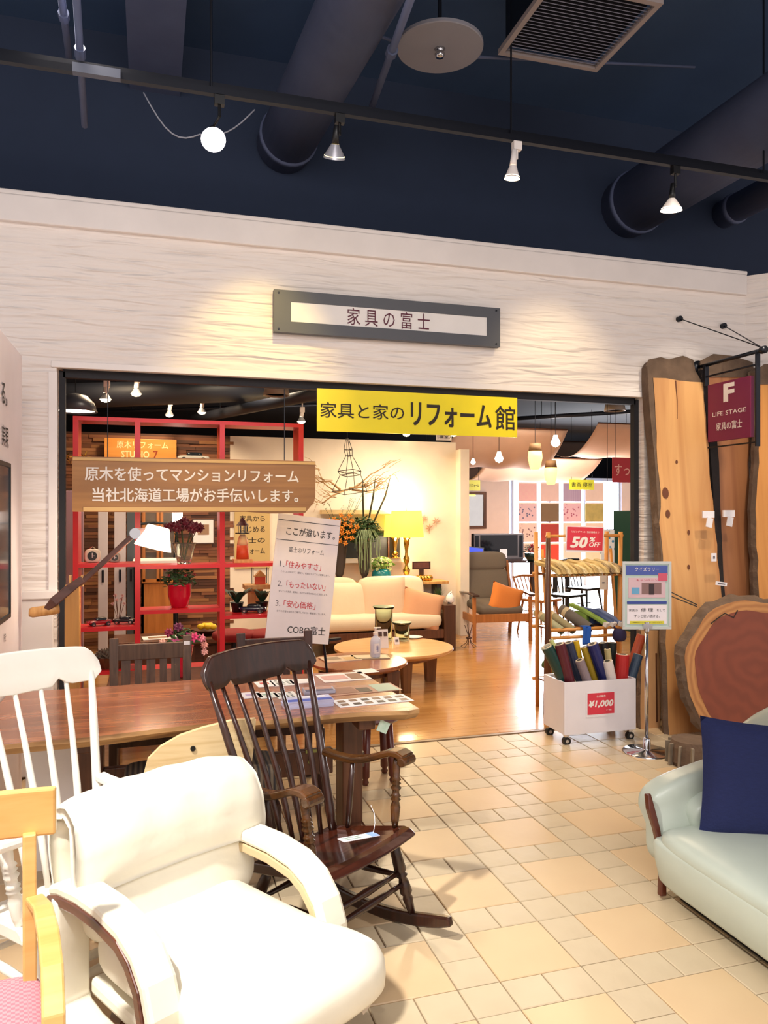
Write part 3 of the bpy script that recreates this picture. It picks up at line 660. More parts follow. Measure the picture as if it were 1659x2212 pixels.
# ------------------------------------------------------------------ live edge table, its papers and chairs
def table():
    t = thing('live_edge_table', 'long red brown live-edge dining table with trestle legs', 'table', (0, 0, 0))
    N = 30; fr_, bk_ = [], []
    for k in range(N+1):
        x = -.66+1.81*k/N
        fr_.append((x, 3.22+.035*sin(x*2.3+.5)-.05*max(0, -x-.1)+.012*sin(x*9)+(.03 if k == N else 0)))
        bk_.append((x-.04*(k == N), 4.13+.02*sin(x*4)))
    poly = fr_+bk_[::-1]
    b = MB(); n = len(poly)
    vs = [(x, y, .70) for x, y in poly]+[(x, y, .682) for i, (x, y) in enumerate(poly)]+[(x*.995, y+(.035 if i <= N else -.03), .652) for i, (x, y) in enumerate(poly)]
    b.add(vs, []); b.cur = 0; b.f.append(list(range(n))); b.m.append(0)
    for i in range(n):
        j = (i+1) % n; b.f.append([i, i+n, j+n, j]); b.m.append(1); b.f.append([i+n, i+2*n, j+2*n, j+n]); b.m.append(1)
    b.f.append(list(range(3*n-1, 2*n-1, -1))); b.m.append(1)
    b.build('tabletop', [TABLEW, TEDGE], t)
    for x in (-.25, .935):
        b = MB(); b.box((x, 3.67, .35), (.10, .15, .56)); b.build('leg', MWOOD, t, bevel=.006)
        b = MB(); b.box((x, 3.67, .622), (.08, .66, .055)); b.build('top_bearer', MWOOD, t, bevel=.006)
        b = MB(); b.prism([(3.32, .0), (3.42, .0), (3.92, .0), (4.02, .0), (4.02, .04), (3.9, .08), (3.44, .08), (3.32, .04)], x-.045, x+.045, (1, 2)); b.build('foot', MWOOD, t, bevel=.006)
        b = MB(); b.box((x+.06, 3.67, .36), (.03, .03, .07)); b.build('wedge', DWOOD, t)
    b = MB(); b.box((.325, 3.67, .37), (1.05, .04, .12)); b.build('stretcher', MWOOD, t, bevel=.005)
table()
def sheet(label, cpx, w, d, rz, col, cat='leaflet', name='leaflet', stack=1, pics=None, cover=None, thick=.0015, Z=.70):
    p = fl(cpx[0], cpx[1], Z); t = thing(name, label, cat, (p.x, p.y, Z+.0005), rz, group='papers on the long table' if Z == .70 else 'papers on the round table')
    for k in range(stack):
        b = MB(); b.box((random.uniform(-.004, .004)*(stack > 1), random.uniform(-.004, .004)*(stack > 1), thick*(k+.5)+.0003*k), (w, d, thick)); b.build('page', mat('paper_'+col, col, .45), t)
    z = thick*stack+.0003*stack
    for (x, y, ww, dd, c) in (pics or []):
        b = MB(); b.box((x*w, y*d, z+.0004), (ww*w, dd*d, .0006)); b.build('print', mat('print_'+c, c, .45), t)
    return t
sheet('white leaflet with red and pink print nearest the table back corner', (742, 1463), .26, .20, radians(3), 'F0E8E6', pics=[(-.2, 0, .5, .5, 'D8A09A'), (.25, 0, .3, .7, '8A5A40')])
sheet('open brown and pink photo leaflet in the middle of the right row', (775, 1490), .40, .17, radians(4), 'B98A74', pics=[(-.25, 0, .4, .7, '9A6A58'), (.33, 0, .28, .9, 'A9C0AE'), (.05, -.1, .16, .5, '4A342C')])
t = sheet('white sheet of small brown pictures at the front right corner of the table', (805, 1514), .36, .14, radians(4), 'F4F2F4', pics=[(-.4+.16*i, .22-.44*j, .10, .26, random.choice(['6A4A3A', '8A6A54', '3E3230', 'A08068'])) for i in range(6) for j in range(2)])
sheet('small white card lying above the photo leaflet', (790, 1450), .12, .10, radians(8), 'F2EEEA')
sheet('white card with red print left of the dark chair spindles', (572, 1478), .09, .13, radians(4), 'F4F0F2', pics=[(0, .1, .5, .3, 'C8454A')])
sheet('white patterned card behind the chair spindles', (610, 1475), .11, .15, radians(4), 'F2F2F2', pics=[(-.25+.25*i, -.3+.2*j, .14, .07, '4A5A52') for i in range(3) for j in range(4)])
sheet('white card right of the patterned card', (650, 1472), .11, .10, radians(2), 'F0ECEE')
sheet('white card with pale violet squiggles near the table front', (543, 1502), .09, .12, radians(4), 'EFEAF4', pics=[(-.1, 0, .4, .3, 'B9A8D8'), (.2, .3, .2, .1, '8FB4D8')])
sheet('white card with a pale green arc near the table front', (578, 1502), .09, .12, radians(4), 'F2F4F0', pics=[(0, .1, .5, .2, 'A8CFC0'), (0, -.2, .3, .2, 'B8D8C8')])
sheet('white card with dark leaf pattern near the table front', (618, 1502), .10, .13, radians(4), 'F0F0EE', pics=[(-.25+.25*i, -.3+.2*j, .12, .08, '3A4444') for i in range(3) for j in range(4)])
sheet('grey blue booklets stacked in the middle of the table', (688, 1496), .15, .09, radians(-3), 'B8B4C4', 'booklet', 'booklet_stack', stack=4, thick=.004, pics=[(0, .2, .9, .5, 'C89A8A'), (0, -.3, .9, .3, '5A5A78')])
sheet('stack of blue and white brochures at the front edge of the table', (664, 1524), .22, .10, radians(2), 'D0D0EC', 'brochure', 'brochure_stack', stack=6, thick=.005, pics=[(0, -.25, .98, .4, '4A62C0'), (.1, .25, .6, .3, 'F2EEF6')])

def slat_chair(label, loc, rz, m, seatm):
    t = thing('slat_back_chair', label, 'chair', loc, rz)
    # faces -y (towards the table); back at +y
    for s in (-1, 1):
        b = MB(); b.sweep([(s*.195, .20, 0), (s*.195, .19, .42), (s*.20, .235, .87)], [.042, .042, .05], [.03]*3, up=(0, 1, 0)); b.build('back_leg', m, t, bevel=.004)
        b = MB(); b.box((s*.185, -.19, .20), (.04, .04, .40)); b.build('front_leg', m, t, bevel=.004)
    b = MB(); b.box((0, .228, .79), (.36, .025, .09)); b.build('top_rail', m, t, bevel=.004)
    b = MB(); b.box((0, .205, .50), (.36, .022, .05)); b.build('lower_rail', m, t, bevel=.003)
    for k in range(5):
        b = MB(); b.bar((-.135+.0675*k, .206, .51), (-.135+.0675*k, .228, .76), .048 if k % 2 == 0 else .04, .012, (0, 1, 0)); b.build('slat', m, t)
    b = MB(); b.box((0, 0, .40), (.40, .40, .05)); b.build('seat_frame', m, t, bevel=.004)
    b = MB(); b.cushion((0, -.01, .44), (.41, .40, .055), e1=.5, e2=.25); b.build('seat_cushion', seatm, t, smooth=True)
    return t
CH = mat('grey_brown_chair_wood', '5E4636', .45, col2='443026', kind='wood', scale=10, axis=2)
REDC = mat('dark_red_cloth', '8A1418', .8)
a = at(245, 1380, 4.55); c = at(405, 1380, 4.55); ch1 = slat_chair('grey brown slat-back chair behind the table, left of the red vase', ((a.x+c.x)/2, 4.34, 0), 0, CH, REDC)
a = at(497, 1380, 4.6); c = at(682, 1380, 4.6); ch2 = slat_chair('dark brown slat-back chair with red seat half hidden behind the dark rocking chair', ((a.x+c.x)/2, 4.32, 0), 0, mat('reddish_chair_wood', '4A2A20', .4, col2='301A14', kind='wood', scale=10, axis=2), REDC)
b = MB(); b.box((.197, .205, .83), (.034, .004, .02)); b.build('price_label', PAPER, ch1)
b = MB(); b.box((.03, -.20, .30), (.05, .004, .10)); b.build('price_label', PAPER, ch1)
p = at(828, 1560, 3.30); t = thing('green_tag', 'small green and white paper tag hanging under the right end of the long table', 'tag', (p.x, 3.30, .650))
b = MB(); b.box((0, 0, -.035), (.05, .003, .05), (0, radians(25), 0)); b.build('card', mat('pale_green_card', '9AC8A8', .6, col2='E8F0E8', scale=60), t); b = MB(); b.tube([(0, 0, 0), (0, 0, -.02)], .0015, 5); b.build('string', PAPER, t)
p = at(676, 1640, 3.60); t = thing('tape_marks', 'yellow green paper tape stuck on the stretcher of the long table', 'tape', (p.x, 3.645, p.z)); b = MB(); b.box((0, 0, 0), (.015, .003, .07), (0, radians(12), 0)); b.build('strip', mat('tape_green', '9A9A50', .7), t); b = MB(); b.box((0, -.002, .025), (.055, .003, .015)); b.build('strip', mat('tape_green', '9A9A50'), t)
p = fl(788, 2125, .26); t = thing('hanging_price_card', 'grey white price card hanging below the seat of the cream leather armchair', 'tag', (p.x, p.y, .26), .6); b = MB(); b.box((0, 0, -.04), (.045, .003, .075), (0, radians(-20), 0)); b.build('card', mat('beige_card', 'C8B8A8'), t); b = MB(); b.tube([(0, 0, 0), (0, .02, .05)], .0015, 5); b.build('string', PAPER, t)
# stool at the table end
t = thing('wooden_stool', 'red brown stool with turned legs beyond the right end of the table', 'stool', (1.27, 4.36, 0))
SW = mat('red_stool_wood', '5E2418', .35, coat=.3)
b = MB(); b.lathe([(0, .36), (.14, .36), (.155, .375), (.15, .39), (0, .395)], seg=24); b.build('seat', SW, t)
for k in range(4):
    q = pi/4+k*pi/2; b = MB(); turned(b, (.09*cos(q), .09*sin(q), .36), (.12*cos(q), .12*sin(q), 0), [(0, .02), (.7, .022), (.86, .024), (.9, .014), (.94, .022), (1, .014)]); b.build('leg', SW, t, smooth=True)
# bench with striped cushion tucked under the table
t = thing('striped_bench', 'low bench with dark striped upholstery tucked under the long table', 'bench', (.22, 3.45, 0))
b = MB(); b.cushion((0, 0, .40), (.66, .30, .16), e1=.3, e2=.15); b.build('cushion', mat('dark_striped_cloth', '1E1A1E', .8, col2='6A5A48', kind='stripe', scale=14, axis=0), t, smooth=True)
b = MB(); b.box((0, 0, .27), (.64, .28, .08)); b.build('frame', DWOOD, t)
for sx in (-1, 1):
    for sy in (-1, 1):
        b = MB(); b.box((sx*.28, sy*.11, .12), (.04, .04, .24)); b.build('leg', DWOOD, t)
t = thing('storage_box', 'white flat box standing under the left part of the table', 'box', (-.42, 3.72, 0))
b = MB(); b.box((0, 0, .29), (.20, .12, .58)); b.build('body', WHITE, t, bevel=.004); b = MB(); b.box((0, 0, .585), (.21, .13, .012)); b.build('lid', WHITE, t)

# ------------------------------------------------------------------ mantis floor lamp
p = at(157, 1255, 4.5); o = Vector((p.x, 4.5, 0))
t = thing('floor_lamp', 'wooden floor lamp with a slanting dark arm and a glowing white cone shade', 'lamp', o)
def L_(px, py, Y=4.5): return at(px, py, Y)-o
b = MB(); b.bar((0, 0, .03), (0, 0, p.z-.02), .078, .05, (0, 1, 0)); b.build('post', mat('lamp_post_wood', 'C08A48', .4, col2='A87438', kind='wood', scale=5, axis=2), t, bevel=.006)
b = MB(); b.box((0, 0, .015), (.26, .26, .03)); b.build('base', LWOOD, t, bevel=.004)
for s in (-1, 1):
    b = MB(); b.box((.03*s+.018, 0, p.z), (.012, .04, .06)); b.build('fork', LWOOD, t)
b = MB(); b.sweep([L_(100, 1316), L_(118, 1298), L_(150, 1272), L_(180, 1250)], [.03, .05, .05, .04], [.05, .085, .06, .05], (0, -1, 0)); b.sweep([L_(172, 1262), L_(292, 1152)], .03, .045, (0, -1, 0)); b.build('arm', mat('lamp_arm_wood', '5E3A30', .4, col2='4A2C24', kind='wood', scale=6, axis=0), t, bevel=.006)
b = MB(); b.tube([L_(63, 1323), L_(70, 1323), L_(120, 1316), L_(128, 1315)], [.022, .028, .028, .022], 14); b.build('counterweight', LWOOD, t, smooth=True)
b = MB(); b.tube([L_(292, 1152)+Vector((0, -.03, 0)), L_(292, 1152)+Vector((0, .03, 0))], .03, 14); b.build('hinge', CHROME, t)
b = MB(); b.bar(L_(288, 1150), L_(318, 1150), .05, .05); b.build('neck', mat('pink_beige_neck', 'C89A8E', .5), t, bevel=.008)
s0 = L_(343, 1137); s1 = L_(330, 1184); ax = (s1-s0).normalized()
b = MB(); b.tube([s0, s0+ax*.002, s1], [.052, .060, .103], 28, caps=False); b.build('shade', mat('glowing_shade', 'FFE9CC', .6, emis=3.2), t, smooth=True, solid=.002)
b = MB(); b.tube([s0+ax*.02, s0+ax*.05, s0+ax*.09], [.012, .028, .02], 12); b.build('bulb', mat('bulb_glow', 'FFF0D8', emis=12), t, smooth=True)
light('mantis_bulb', 'POINT', o+s1+ax*.03, 9, (1, .84, .62), .03)

# ------------------------------------------------------------------ left pillar with screen
t = thing('display_pillar', 'white display pillar with black characters and a screen at the left edge', 'display stand', (-.668, 4.1, 0))
b = MB(); b.box((-.30, -.0, 1.215), (.60, .94, 2.43)); b.build('body', mat('white_pillar', 'F4E8EA', .5), t, bevel=.004)
b = MB(); b.box((.003, -.18, 1.44), (.016, .40, .72)); b.build('screen', mat('dark_screen', '4A505A', .1), t)
for dz in (-.365, .365):
    b = MB(); b.box((.005, -.18, 1.44+dz), (.022, .42, .02)); b.build('bezel', BLACK, t)
b = MB(); b.box((.005, .025, 1.44), (.022, .012, .71)); b.build('bezel', BLACK, t)
lettering(t, '実現', 0, 0, .17, .10, INK, thick=.006, loc=(.004, -.05, 1.94), rot=(0, 0, pi/2))
lettering(t, 'る。', 0, 0, .14, .10, INK, thick=.01, loc=(.004, -.07, 2.14), rot=(0, 0, pi/2))
lettering(t, 'を', 0, 0, .05, .04, INK, thick=.006, loc=(.004, -.06, .98), rot=(0, 0, pi/2))
#@@PART2@@
# ------------------------------------------------------------------ red shelf and what stands on it
Ys = 5.78
def sx(px, Y=Ys): return at(px, 1100, Y).x
xa, xb, xc, xd = -.50, sx(297), sx(480), sx(650)
o = Vector((0, Ys, 0))
t = thing('red_shelf', 'tall open red lacquered shelf frame at the left of the shop opening', 'shelf', o)
z_top = at(300, 912, Ys).z
def zz(px, py): return at(px, py, Ys).z
for x, zb in ((xa, 0), (xb, 0), (xc, 0), (xd, 0)):
    b = MB(); b.box((x, .11, z_top/2), (.036, .24, z_top)); b.build('upright', RED, t)
b = MB(); b.box(((xa+xd)/2, .11, z_top+.014), (xd-xa+.036, .24, .028)); b.build('top_beam', RED, t)
shelves = [(xa, xb, zz(200, 1222)), (xb, xc, zz(390, 1224)), (xc, xd, zz(560, 1220)), (xb, xc, zz(390, 1320)), (xc, xd, zz(560, 1331)), (xa, xb, zz(200, 1360)), (xa, xb, zz(250, 1452)), (xb, xc, zz(390, 1449))]
for (p0, p1, z) in shelves:
    b = MB(); b.box(((p0+p1)/2, .11, z), (abs(p1-p0)-.036, .24, .026)); b.build('shelf_board', RED, t)
def leaf_cloud(bm, c, r, n, size, up=.3, flat=.35):
    c = Vector(c)
    for k in range(n):
        d = Vector((random.gauss(0, 1), random.gauss(0, 1), random.gauss(0, 1)+up)).normalized()
        p = c+Vector((d.x*r[0], d.y*r[1], d.z*r[2]))*random.uniform(.5, 1); a = random.uniform(0, 6.28)
        u = Vector((cos(a), sin(a), random.uniform(-.4, .6))).normalized(); v = d.cross(u)
        if v.length < .1: v = Vector((0, 0, 1))
        v.normalize(); s = size*random.uniform(.7, 1.3)
        bm.add([p-u*s, p+v*s*flat, p+u*s, p-v*s*flat, p+d*s*.25], [(0, 1, 4), (1, 2, 4), (2, 3, 4), (3, 0, 4)])
def flower_ball(bm, c, r, n=14):
    c = Vector(c)
    for k in range(n):
        z = 1-2*(k+.5)/n; a = k*2.4; q = sqrt(1-z*z); d = Vector((q*cos(a), q*sin(a), z)); p = c+d*r*.5
        u = d.orthogonal().normalized(); v = d.cross(u)
        bm.add([p-u*r*.35, p-v*r*.35, p+u*r*.35, p+v*r*.35, p+d*r*.6], [(0, 1, 4), (1, 2, 4), (2, 3, 4), (3, 0, 4), (3, 2, 1, 0)])
GRN = mat('leaf_green', '3E5A2C', .6, col2='24401E', scale=9); GRN2 = mat('dark_leaf', '1E3A24', .5); GRN3 = mat('grey_green_leaf', '8FA07A', .6, col2='6A8058', scale=9)
# glass vase with dark red flowers
zs1 = zz(390, 1224)+.013
p = at(398, 1200, Ys+.14)
t = thing('glass_vase', 'tapered clear glass vase of dark red chrysanthemums on the upper red shelf', 'vase', (p.x, Ys+.14, zs1))
b = MB(); b.lathe([(.045, 0), (.05, .004), (.062, .06), (.085, .15), (.088, .155), (.080, .15), (.055, .06), (.045, .015), (0, .012)], seg=20); b.build('body', GLASS, t, smooth=True)
for k in range(7):
    a = k*.9; e = Vector((.10*cos(a), .06*sin(a), .27+.04*(k % 2))); b = MB(); b.tube([(0, 0, .02), (e.x*.3, e.y*.3, .13), e], .003, 5); b.build('stem', GRN, t)
MUM = mat('dark_red_petal', '7A1634', .6, col2='4E0E24', scale=20)
for k in range(11):
    a = k*2.4; r = .11*sqrt(k/11); b = MB(); flower_ball(b, (r*1.25*cos(a), r*.7*sin(a), .31-.05*(r/.11)), .042, 22); b.build('flower', MUM, t)
# red pot plant
zs2 = zz(390, 1320)+.013; p = at(388, 1300, Ys+.14)
t = thing('potted_plant', 'bushy plant with small red blooms in a glossy red pot on the middle red shelf', 'plant', (p.x, Ys+.14, zs2))
b = MB(); b.lathe([(.055, 0), (.06, .004), (.085, .09), (.085, .165), (.088, .17), (.08, .17), (.078, .14), (0, .135)], seg=24); b.build('pot', mat('red_ceramic', 'C01430', .15, coat=.4), t, smooth=True)
b = MB(); leaf_cloud(b, (0, 0, .20), (.13, .10, .09), 170, .026); o2 = b.build('foliage', GRN, t); o2['kind'] = 'stuff'
for k in range(7):
    a = k*1.7; b = MB(); flower_ball(b, (.11*cos(a), .08*sin(a), .24+.02*(k % 3)), .014, 8); b.build('flower', mat('red_petal', 'A81E2A', .6), t)
# small retro objects on the upper left shelf
def gadget(label, px, py, col, w, Yz, kind):
    p = at(px, py, Ys+.14); z = Yz+.013
    t = thing(kind, label, kind.replace('_', ' '), (p.x, Ys+.14, z))
    if kind == 'table_clock':
        b = MB(); b.cushion((0, 0, w*.5), (w*1.1, w*.6, w), e1=.6, e2=.5); b.build('case', mat('clock_'+col, col, .4), t, smooth=True)
        b = MB(); b.tube([(0, -w*.26, w*.5), (0, -w*.34, w*.5)], w*.33, 20); b.build('dial', BLACK, t)
        b = MB(); b.box((0, -w*.35, w*.55), (.004, .003, w*.35)); b.box((w*.08, -w*.35, w*.5), (w*.2, .003, .004)); b.build('hand', PAPER, t)
        b = MB(); b.tube([(-w*.2, 0, w), (0, 0, w*1.15), (w*.2, 0, w)], .004, 6); b.build('handle', CHROME, t)
    return t
gadget('cream rounded clock with a dark dial at the left of the upper red shelf', 200, 1210, 'D8D0C0', .10, zz(200, 1222), 'table_clock')
gadget('small pale clock with a black round face nearer the red upright', 248, 1212, 'A8A098', .07, zz(200, 1222), 'table_clock')
def model_car(label, loc, rz, col, L, name='model_car'):
    t = thing(name, label, 'model car', loc, rz); m = mat('car_'+col, col, .25, coat=.5)
    b = MB(); b.cushion((0, 0, L*.16), (L, L*.42, L*.16), e1=.5, e2=.35); b.build('body', m, t, smooth=True)
    b = MB(); b.cushion((-L*.03, 0, L*.26), (L*.5, L*.34, L*.18), e1=.7, e2=.4); b.build('cabin', mat('car_glass', '1A2028', .1), t, smooth=True)
    for sx_ in (-1, 1):
        for sy in (-1, 1):
            b = MB(); b.tube([(sx_*L*.3, sy*L*.17, L*.09), (sx_*L*.3, sy*L*.22, L*.09)], L*.09, 14); w_ = b.build('wheel', BLACK, t)
            b = MB(); b.tube([(sx_*L*.3, sy*L*.22, L*.09), (sx_*L*.3, sy*L*.23, L*.09)], L*.05, 10); b.build('hub', CHROME, w_)
    for sy in (-1, 1): b = MB(); b.tube([(L*.48, sy*L*.13, L*.18), (L*.51, sy*L*.13, L*.18)], L*.035, 10); b.build('headlamp', CHROME, t)
    return t
p = at(547, 1312, Ys+.12); model_car('shiny dark blue vintage model car on the right red shelf', (p.x, Ys+.12, zz(560, 1331)+.013), radians(160), '141C38', .20)
p = at(222, 1340, Ys+.12); model_car('red and black open model car on the lower left red shelf', (p.x-.02, Ys+.10, zz(200, 1360)+.013), radians(200), 'A01822', .17)
p = at(262, 1340, Ys+.12); model_car('black model car with folded top on the lower left red shelf', (p.x+.02, Ys+.14, zz(200, 1360)+.013), radians(170), '1C1C24', .16)
# driftwood pile and small flowers
t = thing('dried_flowers', 'small dried pink flower stems behind the model cars on the red shelf', 'dried flowers', (at(256, 1300, Ys+.22).x, Ys+.22, zz(200, 1360)+.013))
for k in range(6):
    a = k*1.1; e = (.04*cos(a), .03*sin(a), .14+.03*(k % 3)); b = MB(); b.tube([(0, 0, 0), e], .002, 5); b.build('stem', MWOOD, t); b = MB(); flower_ball(b, e, .016, 9); b.build('flower', mat('dry_pink', 'D8A8A0', .7), t)
t = thing('pebble_basket', 'basket of dark mottled pine cones on the lower red shelf', 'basket', (at(240, 1430, Ys+.15).x, Ys+.15, zz(250, 1452)+.013))
b = MB(); b.lathe([(.11, 0), (.15, .08), (.155, .085), (.145, .08), (.10, .02), (0, .02)], seg=20); b.build('basket', MWOOD, t)
for k in range(16):
    a = k*2.4; r = .11*sqrt(k/16); b = MB(); flower_ball(b, (r*cos(a), r*sin(a), .09+.02*(1-r/.11)), .034, 14); b.build('cone', mat('cone_brown', '4A3830', .8, col2='7A6A58', scale=30), t)
# lighthouse lantern
p = at(524, 1200, Ys+.14); zb = zz(560, 1220)+.013; hh = at(524, 1118, Ys+.14).z-zb
t = thing('lighthouse_ornament', 'small lighthouse ornament with an orange foot on the right red shelf', 'ornament', (p.x, Ys+.14, zb))
b = MB(); b.box((0, 0, .012), (.14, .12, .024)); b.build('base', LWOOD, t)
b = MB(); b.lathe([(.048, .024), (.043, hh*.38)], seg=20); b.build('orange_foot', mat('orange_red_paint', 'D8502A', .5), t, smooth=True)
b = MB(); b.lathe([(.043, hh*.38), (.036, hh*.50), (.026, hh*.58), (.020, hh*.62)], seg=20); b.build('tower', mat('cream_orange_glow', 'F2CFA0', .5), t, smooth=True)
b = MB(); b.lathe([(.055, hh*.64), (.055, hh*.66), (.03, hh*.66)], seg=16); b.build('gallery', STEEL, t)
for k in range(6):
    a = k*pi/3; b = MB(); b.tube([(.032*cos(a), .032*sin(a), hh*.66), (.032*cos(a), .032*sin(a), hh*.82)], .003, 5); b.build('post', STEEL, t)
b = MB(); b.lathe([(.050, hh*.82), (.026, hh*.90), (.006, hh), (0, hh)], seg=16); b.build('roof', mat('dark_red_roof', '4A1A24', .5), t, smooth=False)
# broad-leaved plant on the shelf
def leafy(label, loc, hh, n, wd, name='leafy_plant', m=None, potm=None, pr=.05, ph=.07):
    t = thing(name, label, 'plant', loc)
    b = MB(); b.lathe([(pr*.7, 0), (pr, ph), (pr*1.05, ph+.005), (pr*.9, ph), (0, ph*.85)], seg=18); b.build('pot', potm or BLACK, t, smooth=True)
    for k in range(n):
        a = k*2.4+.3; L = hh*random.uniform(.75, 1.1); out = L*random.uniform(.35, .8); b = MB(); P = []; 
        d = Vector((cos(a), sin(a), 0)); s = Vector((-sin(a), cos(a), 0)); vs = []
        for i in range(7):
            u = i/6; c = d*out*u+Vector((0, 0, ph+L*(u-.45*u*u*u))); wv = wd*sin(pi*min(1, u*.92+.08))**.8
            vs += [c-s*wv, c+Vector((0, 0, -wv*.25)), c+s*wv]
        fs = []
        for i in range(6):
            q = i*3; fs += [(q, q+1, q+4, q+3), (q+1, q+2, q+5, q+4)]
        b.add(vs, fs); b.build('leaf', m or GRN2, t, smooth=True)
    return t
leafy('dark broad-leaved plant at the back of the right red shelf', (at(512, 1310, Ys+.2).x, Ys+.2, zz(560, 1331)+.013), .17, 7, .035)
leafy('second dark leafy plant behind the dark blue model car', (at(566, 1310, Ys+.2).x, Ys+.2, zz(560, 1331)+.013), .16, 7, .032)
# bracket shelf and house ornament
p = at(575, 1262, 5.60)
t = thing('wooden_bracket_shelf', 'small light wooden bracket block beside the white poster board', 'shelf', (p.x, 6.15, at(575, 1266, 6.15).z))
b = MB(); b.box((0, 0, 0), (.20, .16, .035)); b.build('board', LWOOD, t, bevel=.004); b = MB(); b.box((0, .06, -.10), (.12, .03, .18)); b.build('bracket', LWOOD, t)
t = thing('house_ornament', 'tiny orange walled house ornament in a wire frame on the bracket shelf', 'ornament', (p.x+.03, 6.15, at(575, 1266, 6.15).z+.018))
b = MB(); b.box((0, 0, .03), (.08, .06, .06)); b.build('wall', mat('orange_red_paint', 'D8502A'), t); b = MB(); b.prism([(-.05, .06), (.05, .06), (0, .11)], -.035, .035); b.build('roof', LWOOD, t)
for sx_ in (-1, 1):
    b = MB(); b.tube([(sx_*.06, -.04, 0), (sx_*.06, -.04, .13), (sx_*.06, .04, .13), (sx_*.06, .04, 0)], .003, 5); b.build('wire', STEEL, t)
# pink bouquet in a red vase on the far side table
zt_ = .62; p = at(392, 1440, 5.25)
t = thing('red_vase_bouquet', 'tall red vase of pink and purple flowers behind the slat-back chair', 'vase', (p.x, 5.25, at(392, 1462, 5.25).z))
b = MB(); b.lathe([(.04, 0), (.045, .01), (.06, .10), (.08, .20), (.083, .205), (.07, .2), (0, .18)], seg=20); b.build('vase', mat('red_ceramic', 'C01430'), t, smooth=True)
b = MB(); leaf_cloud(b, (0, 0, .25), (.13, .07, .07), 70, .03); b.build('foliage', GRN, t)['kind'] = 'stuff'
for k, (x, z, r, c) in enumerate([(-.08, .30, .034, '8A2048'), (-.02, .33, .036, '6E2850'), (.03, .27, .032, 'B04078'), (.08, .26, .038, 'D8407A'), (.13, .25, .03, 'E88AA0'), (.15, .20, .028, 'F0A8A0'), (-.12, .24, .026, 'F0B8A8'), (.02, .22, .03, 'A83060'), (.15, .155, .026, 'F2B4B0'), (-.04, .24, .03, 'C05088')]):
    b = MB(); flower_ball(b, (x, -.03+.02*(k % 3), z), r, 18); b.build('flower', mat('petal_'+c, c, .6), t)
zt_ = at(392, 1462, 5.25).z
t = thing('sorting_table', 'brown table with red stools behind the slat-back chairs', 'table', (at(430, 1400, 5.3).x, 5.30, 0))
b = MB(); b.box((0, 0, zt_-.02), (1.15, .55, .035)); b.build('tabletop', MWOOD, t, bevel=.005)
for sx_ in (-1, 1):
    for sy in (-1, 1): b = MB(); b.box((sx_*.52, sy*.22, (zt_-.038)/2), (.05, .05, zt_-.038)); b.build('leg', MWOOD, t)
for k, px in enumerate((505, 575)):
    p = at(px, 1372, 6.5); t = thing('red_stool', ['round red padded stool behind the red shelf upright', 'second round red padded stool left of the poster board'][k], 'stool', (p.x, 6.5, 0))
    b = MB(); b.cushion((0, 0, p.z), (.36, .36, .09), e1=.6, e2=1.0); b.build('seat', REDC, t, smooth=True)
    b = MB(); b.tube([(0, 0, .03), (0, 0, p.z-.05)], .022, 10); b.build('column', STEEL, t)
    b = MB(); b.lathe([(.17, 0), (.17, .012), (.03, .03), (0, .03)], seg=24); b.build('base', STEEL, t)

# ------------------------------------------------------------------ timber wall and what hangs on it
Yt = 9.32; xl, xr = at(118, 1000, Yt).x-1.2, at(505, 1000, Yt).x
STRIP = [mat('strip_brown_%d' % k, c, .55, col2=c2, kind='wood', scale=4, axis=0) for k, (c, c2) in enumerate([('7A4A2E', '5E3620'), ('8E5A3A', '744530'), ('5A3420', '43261A'), ('A06E48', '84562E')])]
wt = MB(); wt.box(((xl+xr)/2, Yt+.07, 1.25), (xr-xl, .10, 2.5)); wl = struct(wt.build('wall_timber', STRIP[2]))
b = MB(); z = .02
while z < 2.46:
    x = xl+random.uniform(-.3, 0)
    while x < xr:
        L = random.uniform(.18, .6); d = random.uniform(.004, .03); x2 = min(x+L, xr); x1 = max(x, xl)
        if x2-x1 > .02: b.cur = random.randrange(4); b.box(((x1+x2)/2, Yt+.02-d/2, z), (x2-x1-.003, d, .036))
        x += L
    z += .038
ob = b.build('timber_strip_field', STRIP, wl); ob['kind'] = 'stuff'
x0, x1 = at(224, 0, 9.1).x, at(382, 0, 9.1).x; z1, z0 = at(300, 946, 9.1).z, at(300, 1030, 9.1).z
t = thing('studio_sign', 'orange wooden board with pale characters high on the timber wall', 'sign', ((x0+x1)/2, 9.22, (z0+z1)/2))
b = MB(); b.box((0, 0, 0), (x1-x0, .05, z1-z0)); b.build('board', mat('orange_sign_wood', 'E09A4C', .4, col2='D08838', kind='wood', scale=3, axis=0), t, bevel=.004)
lettering(t, '原木リフォーム', 0.02, .150, .56, .085, mat('pale_yellow_ink', 'FFE9B0', .5), -.027, .01); lettering(t, 'STUDIO', -.06, .040, .30, .075, mat('pale_yellow_ink', 'FFE9B0', .5), -.027, .02)
lettering(t, '7', .16, .040, .05, .085, mat('dark_orange_ink', '9A3A1A', .5), -.027, .01)
p = at(418, 985, 9.0); model_car('pale vintage model car on top of the wooden ledge high on the timber wall', (p.x, 9.05, p.z-.08), radians(180), 'B8B8B4', .36)
t = thing('wall_ledge', 'narrow wooden ledge high on the timber wall carrying the pale model car', 'ledge', (p.x, 9.1, p.z-.095)); b = MB(); b.box((0, .05, 0), (.9, .22, .028)); b.build('board', MWOOD, t, bevel=.003)
for s in (-1, 1): b = MB(); b.prism([(.0, -.014), (.0, -.12), (.08, -.014)], s*.35-.01, s*.35+.01, (1, 2)); b.build('bracket', STEEL, t)
